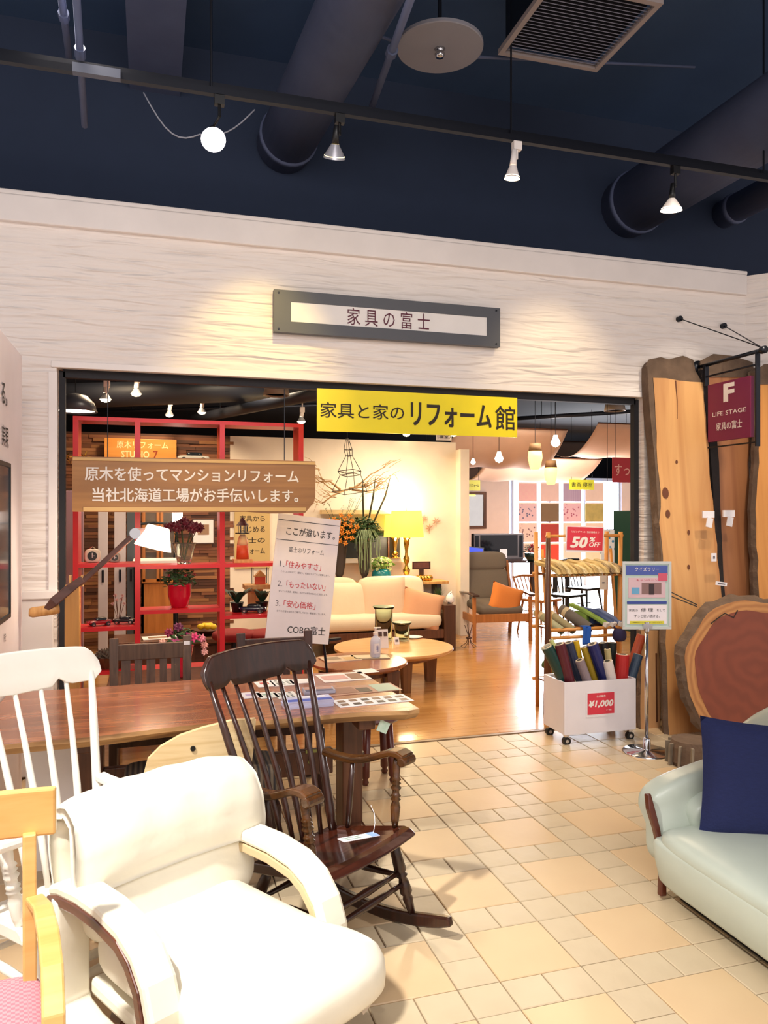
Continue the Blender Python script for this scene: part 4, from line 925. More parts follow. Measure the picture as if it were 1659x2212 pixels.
for k, px in enumerate((139, 178)):
    p = at(px, 985, 9.0); t = thing('gilt_flower', ['small gilt flower ornament at the far left of the timber wall', 'lower gilt flower ornament beside it on the timber wall'][k], 'ornament', (p.x, 9.27, p.z))
    for q in range(6): b = MB(); b.add([(0, -.02, 0), (.03*cos(q), -.03, .03*sin(q)), (.09*cos(q+.2), -.015, .09*sin(q+.2)), (.03*cos(q+.5), -.03, .03*sin(q+.5))], [(0, 1, 2, 3)]); b.build('petal', BRASS, t, solid=.004)
    b = MB(); b.tube([(0, 0, 0), (0, -.03, 0)], .014, 10); b.build('centre', BRASS, t)
# low partition pieces, door panels and cabinet at the left
def panel(label, px0, px1, pyt, Y, m, name='door_panel', cat='panel', ht=None):
    a = at(px0, pyt, Y); c = at(px1, pyt, Y); t = thing(name, label, cat, ((a.x+c.x)/2, Y, 0)); b = MB(); b.box((0, 0, a.z/2), (c.x-a.x, .05, a.z)); b.build('board', m, t, bevel=.004)
    b = MB(); b.box((0, -.03, a.z*.5), (.02, .02, .12)); b.build('handle', STEEL, t); return t
GREY = mat('pale_grey_panel', 'C8C0C4', .5)
panel('pink grey sliding panel at the left of the shop opening', 118, 181, 1060, 6.6, mat('pink_grey_panel', 'A88890', .35))
panel('pale grey door panel left of the first red upright', 212, 233, 1040, 8.2, GREY)
panel('second pale grey door panel nearer the first red upright', 247, 272, 1040, 8.2, GREY)
panel('dark slate door panel just left of the first red upright', 274, 292, 1040, 8.2, mat('slate_panel', '4A5258', .5))
a = at(306, 1060, 9.0); c = at(384, 1060, 9.0)
t = thing('glass_cabinet', 'orange wood cabinet with glass doors against the timber wall', 'cabinet', ((a.x+c.x)/2, 9.05, 0)); wd = c.x-a.x; OW = mat('orange_cabinet_wood', 'C07A3C', .4, col2='A8662E', kind='wood', scale=5, axis=2)
b = MB(); b.box((0, .14, .9), (wd, .03, 1.8)); b.box((-wd/2+.012, 0, .9), (.024, .3, 1.8)); b.box((wd/2-.012, 0, .9), (.024, .3, 1.8)); b.box((0, 0, 1.79), (wd, .3, .024)); b.box((0, 0, .4), (wd, .3, .8)); b.build('body', OW, t)
for s in (-1, 1):
    b = MB()
    for (x, z, ww, h2) in ((s*wd/4, .83, wd/2-.01, .04), (s*wd/4, 1.75, wd/2-.01, .04), (s*.02, 1.29, .03, .94), (s*(wd/2-.025), 1.29, .03, .94)): b.box((x, -.16, z), (ww, .02, h2))
    d = b.build('door', OW, t); b = MB(); b.box((s*wd/4, -.158, 1.29), (wd/2-.06, .004, .88)); b.build('pane', GLASS, d)
for z in (1.15, 1.45):
    b = MB(); b.box((0, 0, z), (wd-.05, .26, .012)); b.build('shelf', OW, t)
# stool / chair seen through the shelf, wall picture
p = at(335, 1212, 8.0)
t = thing('metal_frame_chair', 'chair with a white seat and thin dark metal frame seen through the red shelf', 'chair', (p.x, 8.0, 0))
zc = p.z; b = MB(); b.box((0, 0, zc), (.42, .4, .04)); b.build('seat', WHITE, t, bevel=.008)
for s in (-1, 1):
    b = MB(); b.tube([(s*.19, -.18, 0), (s*.19, -.18, zc)], .011, 8); b.build('leg', STEEL, t); b = MB(); b.tube([(s*.19, .18, 0), (s*.19, .18, zc), (s*.22, .24, zc+.38)], .011, 8); b.build('leg', STEEL, t)
b = MB(); b.tube([(-.22, .24, zc+.36), (0, .28, zc+.38), (.22, .24, zc+.36)], .013, 8); b.build('back_rail', STEEL, t)
p = at(440, 1148, 9.2)
t = thing('framed_print', 'small framed print on the dark timber wall beside the red flowers', 'picture', (p.x, 9.27, p.z)); b = MB(); b.box((0, 0, 0), (.26, .02, .30)); b.build('frame', mat('thin_dark_frame', '4A3428'), t); b = MB(); b.box((0, -.011, 0), (.23, .004, .27)); b.build('mount', PAPER, t); b = MB(); b.box((0, -.014, .02), (.13, .003, .12)); b.build('print', mat('sepia', '9A7A60'), t)
p = at(375, 1150, 8.6)
t = thing('standing_lamp', 'slim white lit lamp behind the dark red flowers', 'lamp', (at(383, 1118, 8.6).x, 8.6, 0)); b = MB(); b.tube([(0, 0, .02), (0, 0, 1.48)], .01, 8); b.build('pole', STEEL, t); b = MB(); b.lathe([(.11, 0), (.11, .015), (0, .02)], seg=16); b.build('base', STEEL, t); b = MB(); b.tube([(0, 0, 1.42), (0, 0, 1.68)], .055, 16); b.build('shade', mat('white_lamp_glow', 'FFF2E8', emis=4), t)
# dark counter with yellow fruits
t = thing('display_counter', 'long brown counter with leaflets on it below the timber wall', 'counter', (at(430, 1370, 7.3).x, 7.3, 0)); zc = at(430, 1372, 7.3).z
b = MB(); b.box((0, 0, zc-.02), (1.5, .5, .04)); b.build('counter_top', MWOOD, t, bevel=.005); b = MB(); b.box((0, .05, (zc-.04)/2), (1.4, .35, zc-.04)); b.build('cupboard', STRIP[2], t)
for s in (-1, 1): b = MB(); b.box((s*.35, -.13, zc/2-.02), (.62, .015, zc-.12)); d = b.build('door', MWOOD, t); b = MB(); b.tube([(s*.08, -.14, zc/2), (s*.08, -.155, zc/2)], .012, 8); b.build('knob', BRASS, d)
t = thing('fruit_bowl', 'bowl of yellow fruit on the brown counter', 'bowl', (at(447, 1345, 7.3).x, 7.3, zc)); b = MB(); b.lathe([(.05, 0), (.13, .05), (.135, .052), (.12, .05), (.04, .01), (0, .01)], seg=20); b.build('bowl', MWOOD, t, smooth=True)
for k in range(7):
    a = k*2.4; r = .075*sqrt(k/7); f = MB(); f.cushion((0, 0, 0), (.07, .055, .055), e1=1, e2=1, nu=12, nv=8); q = f.build('lemon', mat('lemon_yellow', 'E8C020', .5), None, smooth=True); q.location = (at(447, 1345, 7.3).x+r*cos(a), 7.3+r*sin(a), zc+.075+.01*(7-k)/7); q['label'] = 'yellow lemon in the bowl on the brown counter'; q['category'] = 'fruit'; q['group'] = 'lemons in the counter bowl'
t = thing('white_leaflet', 'white leaflet lying at the left end of the brown counter', 'leaflet', (at(345, 1338, 7.2).x, 7.25, zc), .1); b = MB(); b.box((0, 0, .002), (.30, .2, .004)); b.build('page', PAPER, t); b = MB(); b.box((0, 0, .0045), (.2, .1, .001)); b.build('print', mat('sepia', '9A7A60'), t)

# ------------------------------------------------------------------ poster board on its easel
Yb = 5.62
TL, TR, BR = at(569, 1114, Yb), at(706, 1119, Yb), at(739, 1384, Yb)
wd = (TR-TL).length; ht = (TR-BR).length; tilt = atan((BR.x-TR.x)/(TR.z-BR.z))
cx = (TL.x+BR.x)/2; cz = (TL.z+BR.z)/2
t = thing('poster_board', 'tilted white poster board with black and red lines of text on a dark easel', 'poster', (cx, Yb, cz)); t.rotation_euler = (radians(-3), tilt*.92, 0)
PB = mat('poster_white', 'F2E6E8', .45)
b = MB(); b.box((0, 0, 0), (wd, .012, ht)); b.build('panel', PB, t)
b = MB(); b.box((0, -.007, ht/2-.045), (wd-.01, .003, .004)); b.box((0, -.007, ht/2-.19), (wd-.01, .003, .004)); b.build('rule', INK, t)
lettering(t, 'ここが違います。', .02, ht*.37, wd*.78, .062, INK, -.0075, .006)
lettering(t, '富士のリフォーム', .0, ht*.225, wd*.56, .044, INK, -.0075, .002)
for k, (n, s) in enumerate((('1.', '「住みやすさ」'), ('2.', '「もったいない」'), ('3.', '「安心価格」'))):
    z = ht*(.105-.155*k); lettering(t, n, -wd*.36, z, .035, .042, mat('grey_ink', '6A6068'), -.0075, .001); lettering(t, s, wd*(-.02, .05, -.02)[k], z, wd*(.56, .62, .50)[k], .052, RINK, -.0075, .004)
    lettering(t, ['くらしに合わせて、間取り、収納のすべてをご提案します。', '使っていた家具・建具を、活かせる材を大切にして活用します。', '全ての工程を自社の工場でしてから一貫管理しています。'][k], .01, z-.055, wd*.78, .015, mat('grey_ink', '6A6068'), -.0075, 0)
lettering(t, 'COBO富士', wd*.13, -ht*.40, wd*.60, .062, INK, -.0075, .004)
t = thing('easel', 'dark easel holding the tilted poster board', 'easel', (cx, Yb+.05, 0)); zb_ = BR.z-.02
b = MB(); b.bar((-wd*.45, 0, zb_-.01), (wd*.62, 0, zb_+.03), .05, .016); b.build('ledge', STEEL, t)
for s in (-1, 1): b = MB(); b.tube([(s*.20+.04, .03, 0), (.03+s*.05, .03, cz+ht*.3)], .010, 8); b.build('leg', STEEL, t)
b = MB(); b.tube([(.05, .42, 0), (.05, .03, cz+ht*.33)], .010, 8); b.build('leg', STEEL, t)
for x in (-wd*.3, wd*.42): b = MB(); b.tube([(x, -.03, zb_), (x, -.045, zb_+.04)], .005, 6); b.build('hook', STEEL, t)

# ------------------------------------------------------------------ round tables
def round_table(label, loc, r, h, m, edge, legs, group=None):
    t = thing('round_coffee_table', label, 'table', loc); b = MB(); b.lathe([(0, h-.05), (r-.05, h-.05), (r-.01, h-.028), (r, h-.018), (r-.002, h-.002), (r-.01, h), (0, h)], seg=48); b.build('tabletop', m, t)
    b = MB(); b.lathe([(r*.62, h-.10), (r*.66, h-.10), (r*.66, h-.05), (r*.62, h-.05), (r*.62, h-.10)], seg=32, closed=True); b.build('apron', edge, t)
    for (x, y, ww, dd) in legs: b = MB(); b.box((x*r, y*r, (h-.05)/2), (ww, dd, h-.05), taper=.72); b.build('leg', edge, t, bevel=.008)
    return t
LT = mat('golden_table_wood', 'D9A468', .3, col2='C68E50', kind='wood', scale=4, axis=0, coat=.3)
c1 = at(778, 1426, 6.0); h1 = .37
def ctr(px, py, Z): return fl(px, py, Z)
q = fl(776, 1427, .40)
round_table('small round red brown coffee table nearer the long table', (q.x, q.y, 0), .385, .40, TABLEW, MWOOD, [(.68, .35, .08, .08), (-.68, .3, .08, .08), (.55, -.55, .11, .06), (-.55, -.55, .08, .08)])
q2 = fl(850, 1396, .35)
round_table('large round golden coffee table in front of the cream sofa', (q2.x, q2.y, 0), .55, .35, LT, mat('brown_leg_wood', '8A5A30', .4, col2='6E4424', kind='wood', scale=5, axis=2), [(.66, .02, .12, .10), (-.6, .3, .10, .10), (.2, .7, .10, .10), (0, -.66, .10, .10)])
# magazines and sanitizer bottle
def flat(label, px, py, Z, w, d, rz, col, pics, cat='magazine', name='magazine'):
    p = fl(px, py, Z); t = thing(name, label, cat, (p.x, p.y, Z+.0005), rz); b = MB(); b.box((0, 0, .003), (w, d, .006)); b.build('cover', mat('paper_'+col, col, .3), t)
    for (x, y, ww, dd, c) in pics: b = MB(); b.box((x*w, y*d, .0065), (ww*w, dd*d, .0008)); b.build('print', mat('print_'+c, c, .4), t)
flat('open magazine with pale pages on the small round table', 735, 1424, .40, .30, .22, .1, 'D8C4B0', [(-.2, .1, .4, .5, '9A8A78'), (.25, -.1, .35, .5, 'C8A878')])
flat('dark edged leaflet under the sanitizer bottle', 800, 1420, .40, .30, .18, -.15, 'A89880', [(0, 0, .9, .8, 'D8C8B0')])
p = fl(811, 1419, .408); zb2 = .408
t = thing('sanitizer_bottle', 'clear pump bottle of hand sanitizer with a blue mark on the small round table', 'bottle', (p.x, p.y, zb2))
b = MB(); b.lathe([(.036, 0), (.042, .006), (.042, .13), (.034, .155), (.016, .17), (.016, .18)], seg=20); b.build('body', mat('milky_plastic', 'DCE0F4', .15, trans=.25), t, smooth=True)
b = MB(); b.lathe([(.019, .18), (.019, .20), (.008, .205), (.008, .225), (.016, .23), (.016, .24), (0, .242)], seg=14); b.box((.02, 0, .236), (.05, .012, .01)); b.build('pump', WHITE, t)
b = MB(); b.box((0, -.043, .075), (.045, .002, .08)); b.build('label_print', PAPER, t); lettering(t, '手指', 0, 0, .016, .05, mat('blue_ink', '24389A'), thick=.01, loc=(.004, -.046, .075))
def jar(label, px, py, r, h, Z=.35):
    p = fl(px, py, Z); t = thing('glass_jar', label, 'vase', (p.x, p.y, Z))
    b = MB(); b.lathe([(r*.9, 0), (r, .01), (r, h-.03), (r*1.25, h-.004), (r*1.25, h), (r*.95, h-.02), (r*.93, .02), (0, .015)], seg=28); b.build('body', GGLASS, t, smooth=True)
    b = MB(); b.lathe([(r*1.2, h-.004), (r*1.27, h), (r*1.2, h+.003)], seg=28); b.build('rim', mat('jar_rim_glass', '9AA88E', .2), t)
    return t
jar('tall green grey glass jar on the golden table', 829, 1384, .085, .33); jar('short green grey glass jar with small stones on the golden table', 868, 1384, .075, .18)
t = thing('info_card_stand', 'white card with two dark pictures standing on the golden table', 'card', fl(826, 1400, .35)); b = MB(); b.box((0, 0, .085), (.11, .004, .17), (radians(-10), 0, 0)); b.build('card', PAPER, t)
for s in (-1, 1): b = MB(); b.box((s*.025, -.012, .13), (.034, .003, .04), (radians(-10), 0, 0)); b.build('picture', mat('dark_brown_photo', '4A3028'), t)
t = thing('price_card', 'small white price card leaning on the short glass jar', 'card', fl(857, 1392, .35)); b = MB(); b.box((0, 0, .035), (.05, .003, .07), (radians(-15), 0, .2)); b.build('card', PAPER, t); b = MB(); b.box((0, -.004, .035), (.03, .002, .02), (radians(-15), 0, .2)); b.build('print', mat('grey_ink', '6A6068'), t)
t = thing('white_dish', 'flat white dish at the right of the golden table', 'dish', fl(893, 1378, .35)); b = MB(); b.lathe([(.05, 0), (.09, .012), (.092, .014), (.05, .006), (0, .005)], seg=20); b.build('dish', WHITE, t, smooth=True)

# ------------------------------------------------------------------ cream sofa with pillows, side box
SF = mat('cream_cloth', 'E8D9BE', .85, col2='DCCBAC', scale=3, bump=.1, bscale=60)
xs0, xs1 = at(640, 1350, 8.3).x, at(948, 1350, 8.3).x
t = thing('cream_sofa', 'long cream fabric sofa with dark wooden arm box under the wall console', 'sofa', ((xs0+xs1)/2, 8.55, 0)); wd = xs1-xs0
b = MB(); b.cushion((0, -.02, .36), (wd, .80, .20), e1=.45, e2=.15, nu=48, nv=12); b.build('seat_cushion', SF, t, smooth=True)
for k in range(2): b = MB(); b.cushion((-wd/4+wd/2*k, .30, .60), (wd/2-.01, .20, .44), rot=(radians(-10), 0, 0), e1=.4, e2=.25, nu=32, nv=12); b.build('back_cushion', SF, t, smooth=True)
b = MB(); b.box((0, 0, .21), (wd+.02, .78, .10)); b.build('frame', MWOOD, t, bevel=.005)
for s in (-1, 1): b = MB(); b.box((s*(wd/2+.08), -.0, .265), (.14, .80, .53)); b.build('arm_box', DWOOD if 0 else mat('dark_box_wood', '54321E', .4, col2='402414', kind='wood', scale=5, axis=2), t, bevel=.004)
def pil(label, px, py, Y, w, h, col, rot, name='throw_pillow'):
    p = at(px, py, Y); t = thing(name, label, 'pillow', p); b = MB(); b.pillow((0, 0, 0), w, h, .16, rot=rot, n=14); b.build('cover', mat('cloth_'+col, col, .85, bump=.1, bscale=40), t, smooth=True)
pil('large peach pillow in the middle of the cream sofa', 828, 1297, 8.36, .58, .50, 'DFC0A0', (radians(-14), radians(-3), 0)); pil('orange peach pillow at the right end of the cream sofa', 911, 1317, 8.26, .48, .44, 'D8A078', (radians(-16), radians(14), radians(-10)))
pil('pale cream pillow beside the poster board on the cream sofa', 752, 1300, 8.38, .50, .46, 'E8D4B4', (radians(-14), 0, 0))
p = at(965, 1310, 8.2); t = thing('grass_pot', 'tuft of green grass in a pot on the sofa arm box', 'plant', (xs1+.09, 8.55, .531))
b = MB(); b.lathe([(.05, 0), (.065, .06), (.055, .06), (0, .05)], seg=16); b.build('pot', MWOOD, t, smooth=True); b = MB()
for k in range(120): a = random.uniform(0, 6.28); r = random.uniform(.02, .10); b.add([(.02*cos(a), .02*sin(a), .05), (.02*cos(a+.3), .02*sin(a+.3), .05), (r*cos(a), r*sin(a), random.uniform(.11, .19))], [(0, 1, 2)])
b.build('grass', GRN, t)['kind'] = 'stuff'
t = thing('spotted_ornament', 'white ornament with black spots beside the grass pot', 'ornament', (xs1+.14, 8.30, .531)); b = MB(); b.lathe([(.03, 0), (.05, .03), (.045, .08), (.02, .12), (0, .125)], seg=16); b.build('body', mat('spotted_ceramic', 'F4F0EC', .3, col2='141416', kind='dots', scale=30), t, smooth=True)
b = MB(); b.tube([(.0, 0, .11), (.02, 0, .145)], [.02, .004], 8); b.build('neck', WHITE, t)

# ------------------------------------------------------------------ console behind the sofa and its things
zc = at(850, 1256, 9.05).z; xc0, xc1 = at(690, 1250, 9.05).x, at(963, 1250, 9.05).x
t = thing('wall_console', 'long light wooden console behind the cream sofa', 'console', ((xc0+xc1)/2, 9.12, 0)); b = MB(); b.box((0, 0, zc-.02), (xc1-xc0, .36, .035)); b.build('top', LWOOD, t, bevel=.004)
for x in (-.9, .0, .9): b = MB(); b.box((x*(xc1-xc0)/2, .05, (zc-.04)/2), (.06, .2, zc-.04)); b.build('leg', DWOOD, t)
b = MB(); b.box((0, .14, .35), (xc1-xc0-.1, .02, .08)); b.build('stretcher', DWOOD, t)
zm = at(800, 1210, 9.28).z; xm0, xm1 = at(700, 1210, 9.28).x, at(872, 1210, 9.28).x
t = thing('wall_niche_shelf', 'white wall ledge with a dark recess above the console', 'shelf', ((xm0+xm1)/2, 9.25, zm)); wd = xm1-xm0
b = MB(); b.box((0, -.02, 0), (wd, .12, .05)); b.build('ledge', WHITE, t); b = MB(); b.box((0, .045, .20), (wd-.1, .02, .34)); b.build('recess', mat('dark_recess', '22242A'), t)
for x in (-wd*.25, wd*.05, wd*.3): b = MB(); b.box((x, .02, .19), (.02, .03, .34)); b.build('mullion', MWOOD, t)
zl = at(760, 1106, 9.28).z
b = MB(); b.box((0, -.02, zl-zm), (wd+.1, .14, .05)); b.build('header', mat('lit_header', 'E8C890'), t)
DKV = mat('dark_bronze_vase', '3A3030', .45)
def tall_vase(label, px, hpx, fl_kind):
    p = at(px, 1250, 9.02); t = thing('tall_vase', label, 'vase', (p.x, 9.02, zc-.0025)); h = at(px, hpx, 9.02).z-zc
    b = MB(); b.lathe([(.085, 0), (.085, .012), (.03, .05), (.028, .07), (.04, .09), (.05, .11), (.075, h*.5), (.095, h), (.10, h+.005), (.09, h), (0, h-.03)], seg=24); b.build('body', DKV, t, smooth=True)
    b = MB(); leaf_cloud(b, (0, 0, h+.14), (.22, .10, .18), 420, .038); b.build('foliage', GRN, t)['kind'] = 'stuff'
    if fl_kind == 1:
        for k in range(26): a = k*2.4; r = .21*sqrt(k/26); b = MB(); flower_ball(b, (r*cos(a), -.12, h+.17+r*.9*sin(a)), .036, 10); b.build('flower', mat('orange_petal', 'E08A24', .6), t)
        for k in range(9): b = MB(); a = random.uniform(-.25, .3); e = Vector((a, -.02, h+.50+random.uniform(-.1, .1))); b.tube([(0, 0, h), (a*.4, 0, h+.25), e], .0025, 5); leaf_cloud(b, e, (.03, .02, .05), 10, .010); b.build('sprig', GRN, t)
    else:
        for k in range(30): b = MB(); x = random.uniform(-.14, .16); e = -random.uniform(.05, .36); y = random.uniform(-.20, -.08); b.tube([(0, 0, h), (x*.6, y*.7, h+.16), (x, y, h+.05), (x+random.uniform(-.02, .03), y-.01, h+e)], .004, 5); b.build('trailing_strand', GRN3, t)
        for (x, z) in ((-.02, .78), (.14, .80), (.33, .80)): b = MB(); b.tube([(0, 0, h), (x*.8, 0, h+z*.7), (x, 0, h+z)], [.010, .013, .003], 8); b.build('spear_leaf', mat('brown_green_spear', '3A3A22', .6), t, smooth=True)
    return t
tall_vase('tall dark footed vase of orange flowers beside the poster board', 733, 1172, 1); tall_vase('tall dark footed vase with trailing green strands and three long spear leaves', 787, 1172, 2)
p = at(824, 1240, 9.0); t = thing('teal_bowl_plant', 'round teal ceramic pot with pale green leaves on the console', 'plant', (p.x, 9.0, zc-.0025)); b = MB(); b.lathe([(.07, 0), (.11, .04), (.122, .09), (.11, .14), (.08, .165), (.07, .16), (0, .15)], seg=28); b.build('pot', mat('teal_glaze', '1C7A84', .2, col2='125A66', scale=5), t, smooth=True)
b = MB(); leaf_cloud(b, (0, 0, .22), (.15, .11, .10), 150, .028, flat=.6); b.build('foliage', mat('pale_leaf', '8AA84A', .6, col2='5A8038', scale=12), t)['kind'] = 'stuff'
for k in range(6): b = MB(); flower_ball(b, (.09*cos(k*1.3), -.08, .22+.06*sin(k*2.1)), .026, 10); b.build('rosette', mat('pale_rosette', 'C8D898', .6), t)
def gold_lamp(label, px, Y, zb, ztop, r, hs, sc=1.0):
    p = at(px, 1200, Y); t = thing('gold_table_lamp', label, 'lamp', (p.x, Y, zb)); h = ztop-zb-hs
    pr = [(.075, 0), (.075, .01), (.045, .02), (.03, .04), (.022, .06), (.04, .09), (.045, .12), (.025, .15), (.018, .18), (.035, .22), (.04, .25), (.02, .29), (.018, .34), (.03, .40), (.036, .42), (.036, h-.03), (.05, h-.02), (.05, h), (.008, h+.01), (.008, h+.05)]
    b = MB(); b.lathe([(r_, z*(h/.50) if z < h-.05 else z) for r_, z in [(a_, min(z_, h+.05)) for a_, z_ in pr]], seg=24); b.build('base', BRASS, t, smooth=True)
    b = MB(); b.lathe([(r, h), (r*.86, h+hs)], seg=36, closed=True); b.build('shade', mat('yellow_lit_shade', 'FFD84A', .7, emis=1.5), t, smooth=True, solid=.003)
    b = MB(); b.tube([(0, 0, h), (0, 0, h+hs+.05)], .004, 6); b.lathe([(.012, 0), (0, .02)], (0, 0, h+hs+.04), 10); b.build('finial', STEEL, t)
    b = MB(); b.lathe([(0, 0), (.03, .03), (.03, .06), (.012, .10), (0, .10)], (0, 0, h+.06), 14); b.build('bulb', mat('bulb_glow', 'FFF0D8', emis=12), t)
    light('table_lamp_bulb', 'POINT', (p.x, Y-.02, zb+h+hs+.06), 12, (1, .86, .60), .05)
    light('table_lamp_bulb', 'POINT', (p.x, Y-.06, zb+h-.03), 7, (1, .86, .60), .05)
zt1 = at(880, 1103, 8.98).z; gold_lamp('gold table lamp with a big yellow drum shade in front on the console', 878, 8.98, zc-.0025+.02, zt1, .215, zt1-at(880, 1160, 8.98).z)
zt2 = at(852, 1113, 9.22).z
gold_lamp('second gold lamp half hidden behind the front yellow drum shade', 853, 9.17, zm+.026, at(852, 1113, 9.17).z, .14, .27)
p = at(880, 1256, 8.98); t = thing('copper_tray', 'round copper tray under the front gold lamp', 'tray', (p.x-.0, 8.98, zc-.0025)); b = MB(); b.lathe([(.12, 0), (.19, .012), (.195, .016), (.12, .006), (0, .005)], seg=28); b.build('dish', mat('copper_dish', '8A4A24', .3, .7), t, smooth=True)
p = at(913, 1225, 9.15); t = thing('small_dark_picture', 'small dark framed picture leaning on the console', 'picture', (p.x, 9.2, zc)); b = MB(); b.box((0, 0, .10+.08), (.24, .02, .10)); b.build('frame', DWOOD, t); b = MB(); b.box((0, -.011, .18), (.20, .004, .07)); b.build('print', mat('dark_red_print', '6A3A38', col2='2A1A18', scale=20), t); b = MB(); b.box((0, .0, .065), (.06, .02, .13)); b.build('stand', DWOOD, t)
for k in range(10):
    p = at(899+6*k-(36 if k > 5 else 0)*1.0+(12 if k > 5 else 0), 1248, 9.02); f = MB(); f.lathe([(0, 0), (.026, .01), (.032, .035), (.022, .06), (.006, .07), (0, .07)], seg=12)
    q = f.build('gold_ball_ornament', BRASS, None, smooth=True); q.location = (at(900+7*(k % 5)+3*(k//5), 1248, 9.0).x+.02*(k//5), 9.0+.07*(k//5)-.0, zc-.0025); tag(q, 'small gold ornament in the heap at the right end of the console', 'ornament', 'gold ornaments on the console')
# leaf decorations on the wall
for k, (px, py) in enumerate(((915, 1121), (942, 1127), (928, 1141))):
    p = at(px, py, 9.3); t = thing('wall_leaf', ['left brown leaf decoration on the white wall right of the yellow lamp', 'right brown leaf decoration on the white wall', 'lowest brown leaf decoration on the white wall'][k], 'decoration', (p.x, 9.305, p.z))
    for q in range(5): a = radians(-20+50*q+k*30); b = MB(); b.add([(0, -.008, 0), (.03*cos(a-.3), -.012, .03*sin(a-.3)), (.065*cos(a), -.01, .065*sin(a)), (.03*cos(a+.3), -.012, .03*sin(a+.3))], [(0, 1, 2, 3)]); b.build('leaflet', mat('dry_leaf', 'C89A84', .7), t, solid=.003)
    b = MB(); b.tube([(0, -.004, 0), (0, -.004, -.07)], .003, 5); b.build('stalk', mat('dry_leaf', 'C89A84'), t)
# bare branches and the wire frame in front of the white wall
BR_ = mat('bare_branch', 'B08A5C', .7)
t = thing('bare_branches', 'spreading bare tan branches fixed to the white wall behind the wire frame', 'branches', at(752, 1058, 9.05)); o = at(752, 1058, 9.05)
def P9(px, py, dy=0): return at(px, py, 9.05)-o+Vector((0, dy, 0))
main = [[(752, 1058), (725, 1062), (700, 1045), (684, 1012)], [(752, 1058), (775, 1048), (800, 1025), (832, 1008)], [(740, 1060), (715, 1072), (694, 1088)], [(752, 1055), (790, 1052), (812, 1040), (836, 1032)], [(735, 1058), (712, 1040), (690, 1040), (680, 1030)], [(760, 1058), (790, 1062), (815, 1056)]]
for k, mm in enumerate(main):
    b = MB(); b.tube([P9(x, y, random.uniform(-.05, .03)) for x, y in mm], [.014, .010, .007, .003][:len(mm)], 6); b.build('branch', BR_, t, smooth=True)
    for q in range(14):
        i = random.randrange(1, len(mm)); x, y = mm[i]; x += random.uniform(-12, 12); y += random.uniform(-5, 5); a = random.uniform(0, 6.28); L = random.uniform(14, 34); sx_ = 1 if x > 750 else -1
        b = MB(); b.tube([P9(x, y), P9(x+sx_*L*.6, y-abs(sin(a))*L*.5+random.uniform(-6, 8), -.03), P9(x+sx_*L, y-sin(a)*L*.8, -.05)], [.004, .003, .0015], 5); b.build('twig', BR_, t)
t = thing('wire_frame_ornament', 'tall hanging ornament of black wire shaped like a lighthouse', 'ornament', at(752, 1062, 8.7)); o = at(752, 1062, 8.7)
def P8(px, py, Y=8.7): return at(px, py, Y)-o
W8 = mat('black_wire', '26221E', .5)
lv = [(750, 948, 3), (752, 972, 9), (754, 985, 7), (755, 1018, 25), (757, 1026, 22)]
def ring(px, py, h): return [P8(px-h, py, 8.7-.0), P8(px-h*.3, py+h*.18, 8.55), P8(px+h, py, 8.7), P8(px+h*.3, py-h*.18, 8.85)]
rings = [ring(*l) for l in lv]
for r_ in rings: b = MB(); b.tube(r_+[r_[0]], .005, 5); b.build('ring', W8, t)
for i in range(4):
    for k in range(4): b = MB(); b.tube([rings[i][k], rings[i+1][k]], .004, 5); b.build('strut', W8, t)
bot = ring(755, 1062, 38)
b = MB(); b.tube(bot+[bot[0]], .004, 5); b.build('ring', W8, t)
for k in range(4): b = MB(); b.tube([rings[4][k], bot[k]], .004, 5); b.build('strut', W8, t)
b = MB(); b.tube([P8(750, 948), P8(750, 948)+Vector((0, 0, 3.34-at(750, 948, 8.7).z))], .002, 5); b.build('cord', W8, t)
# small poster on the cream wall left
p = at(545, 1165, 9.3); t = thing('tan_wall_notice', 'tan notice with dark characters behind the lighthouse ornament', 'notice', (p.x, 9.31-.005, p.z)); b = MB(); b.box((0, 0, 0), (.42, .012, .70)); b.build('sheet', mat('tan_paper', 'C8AC74', .7), t)
for k, s in enumerate(('家具から', 'はじめる', '富士の', 'リフォーム')): lettering(t, s, .0, .25-.13*k, .30, .07, INK, -.008, .005)

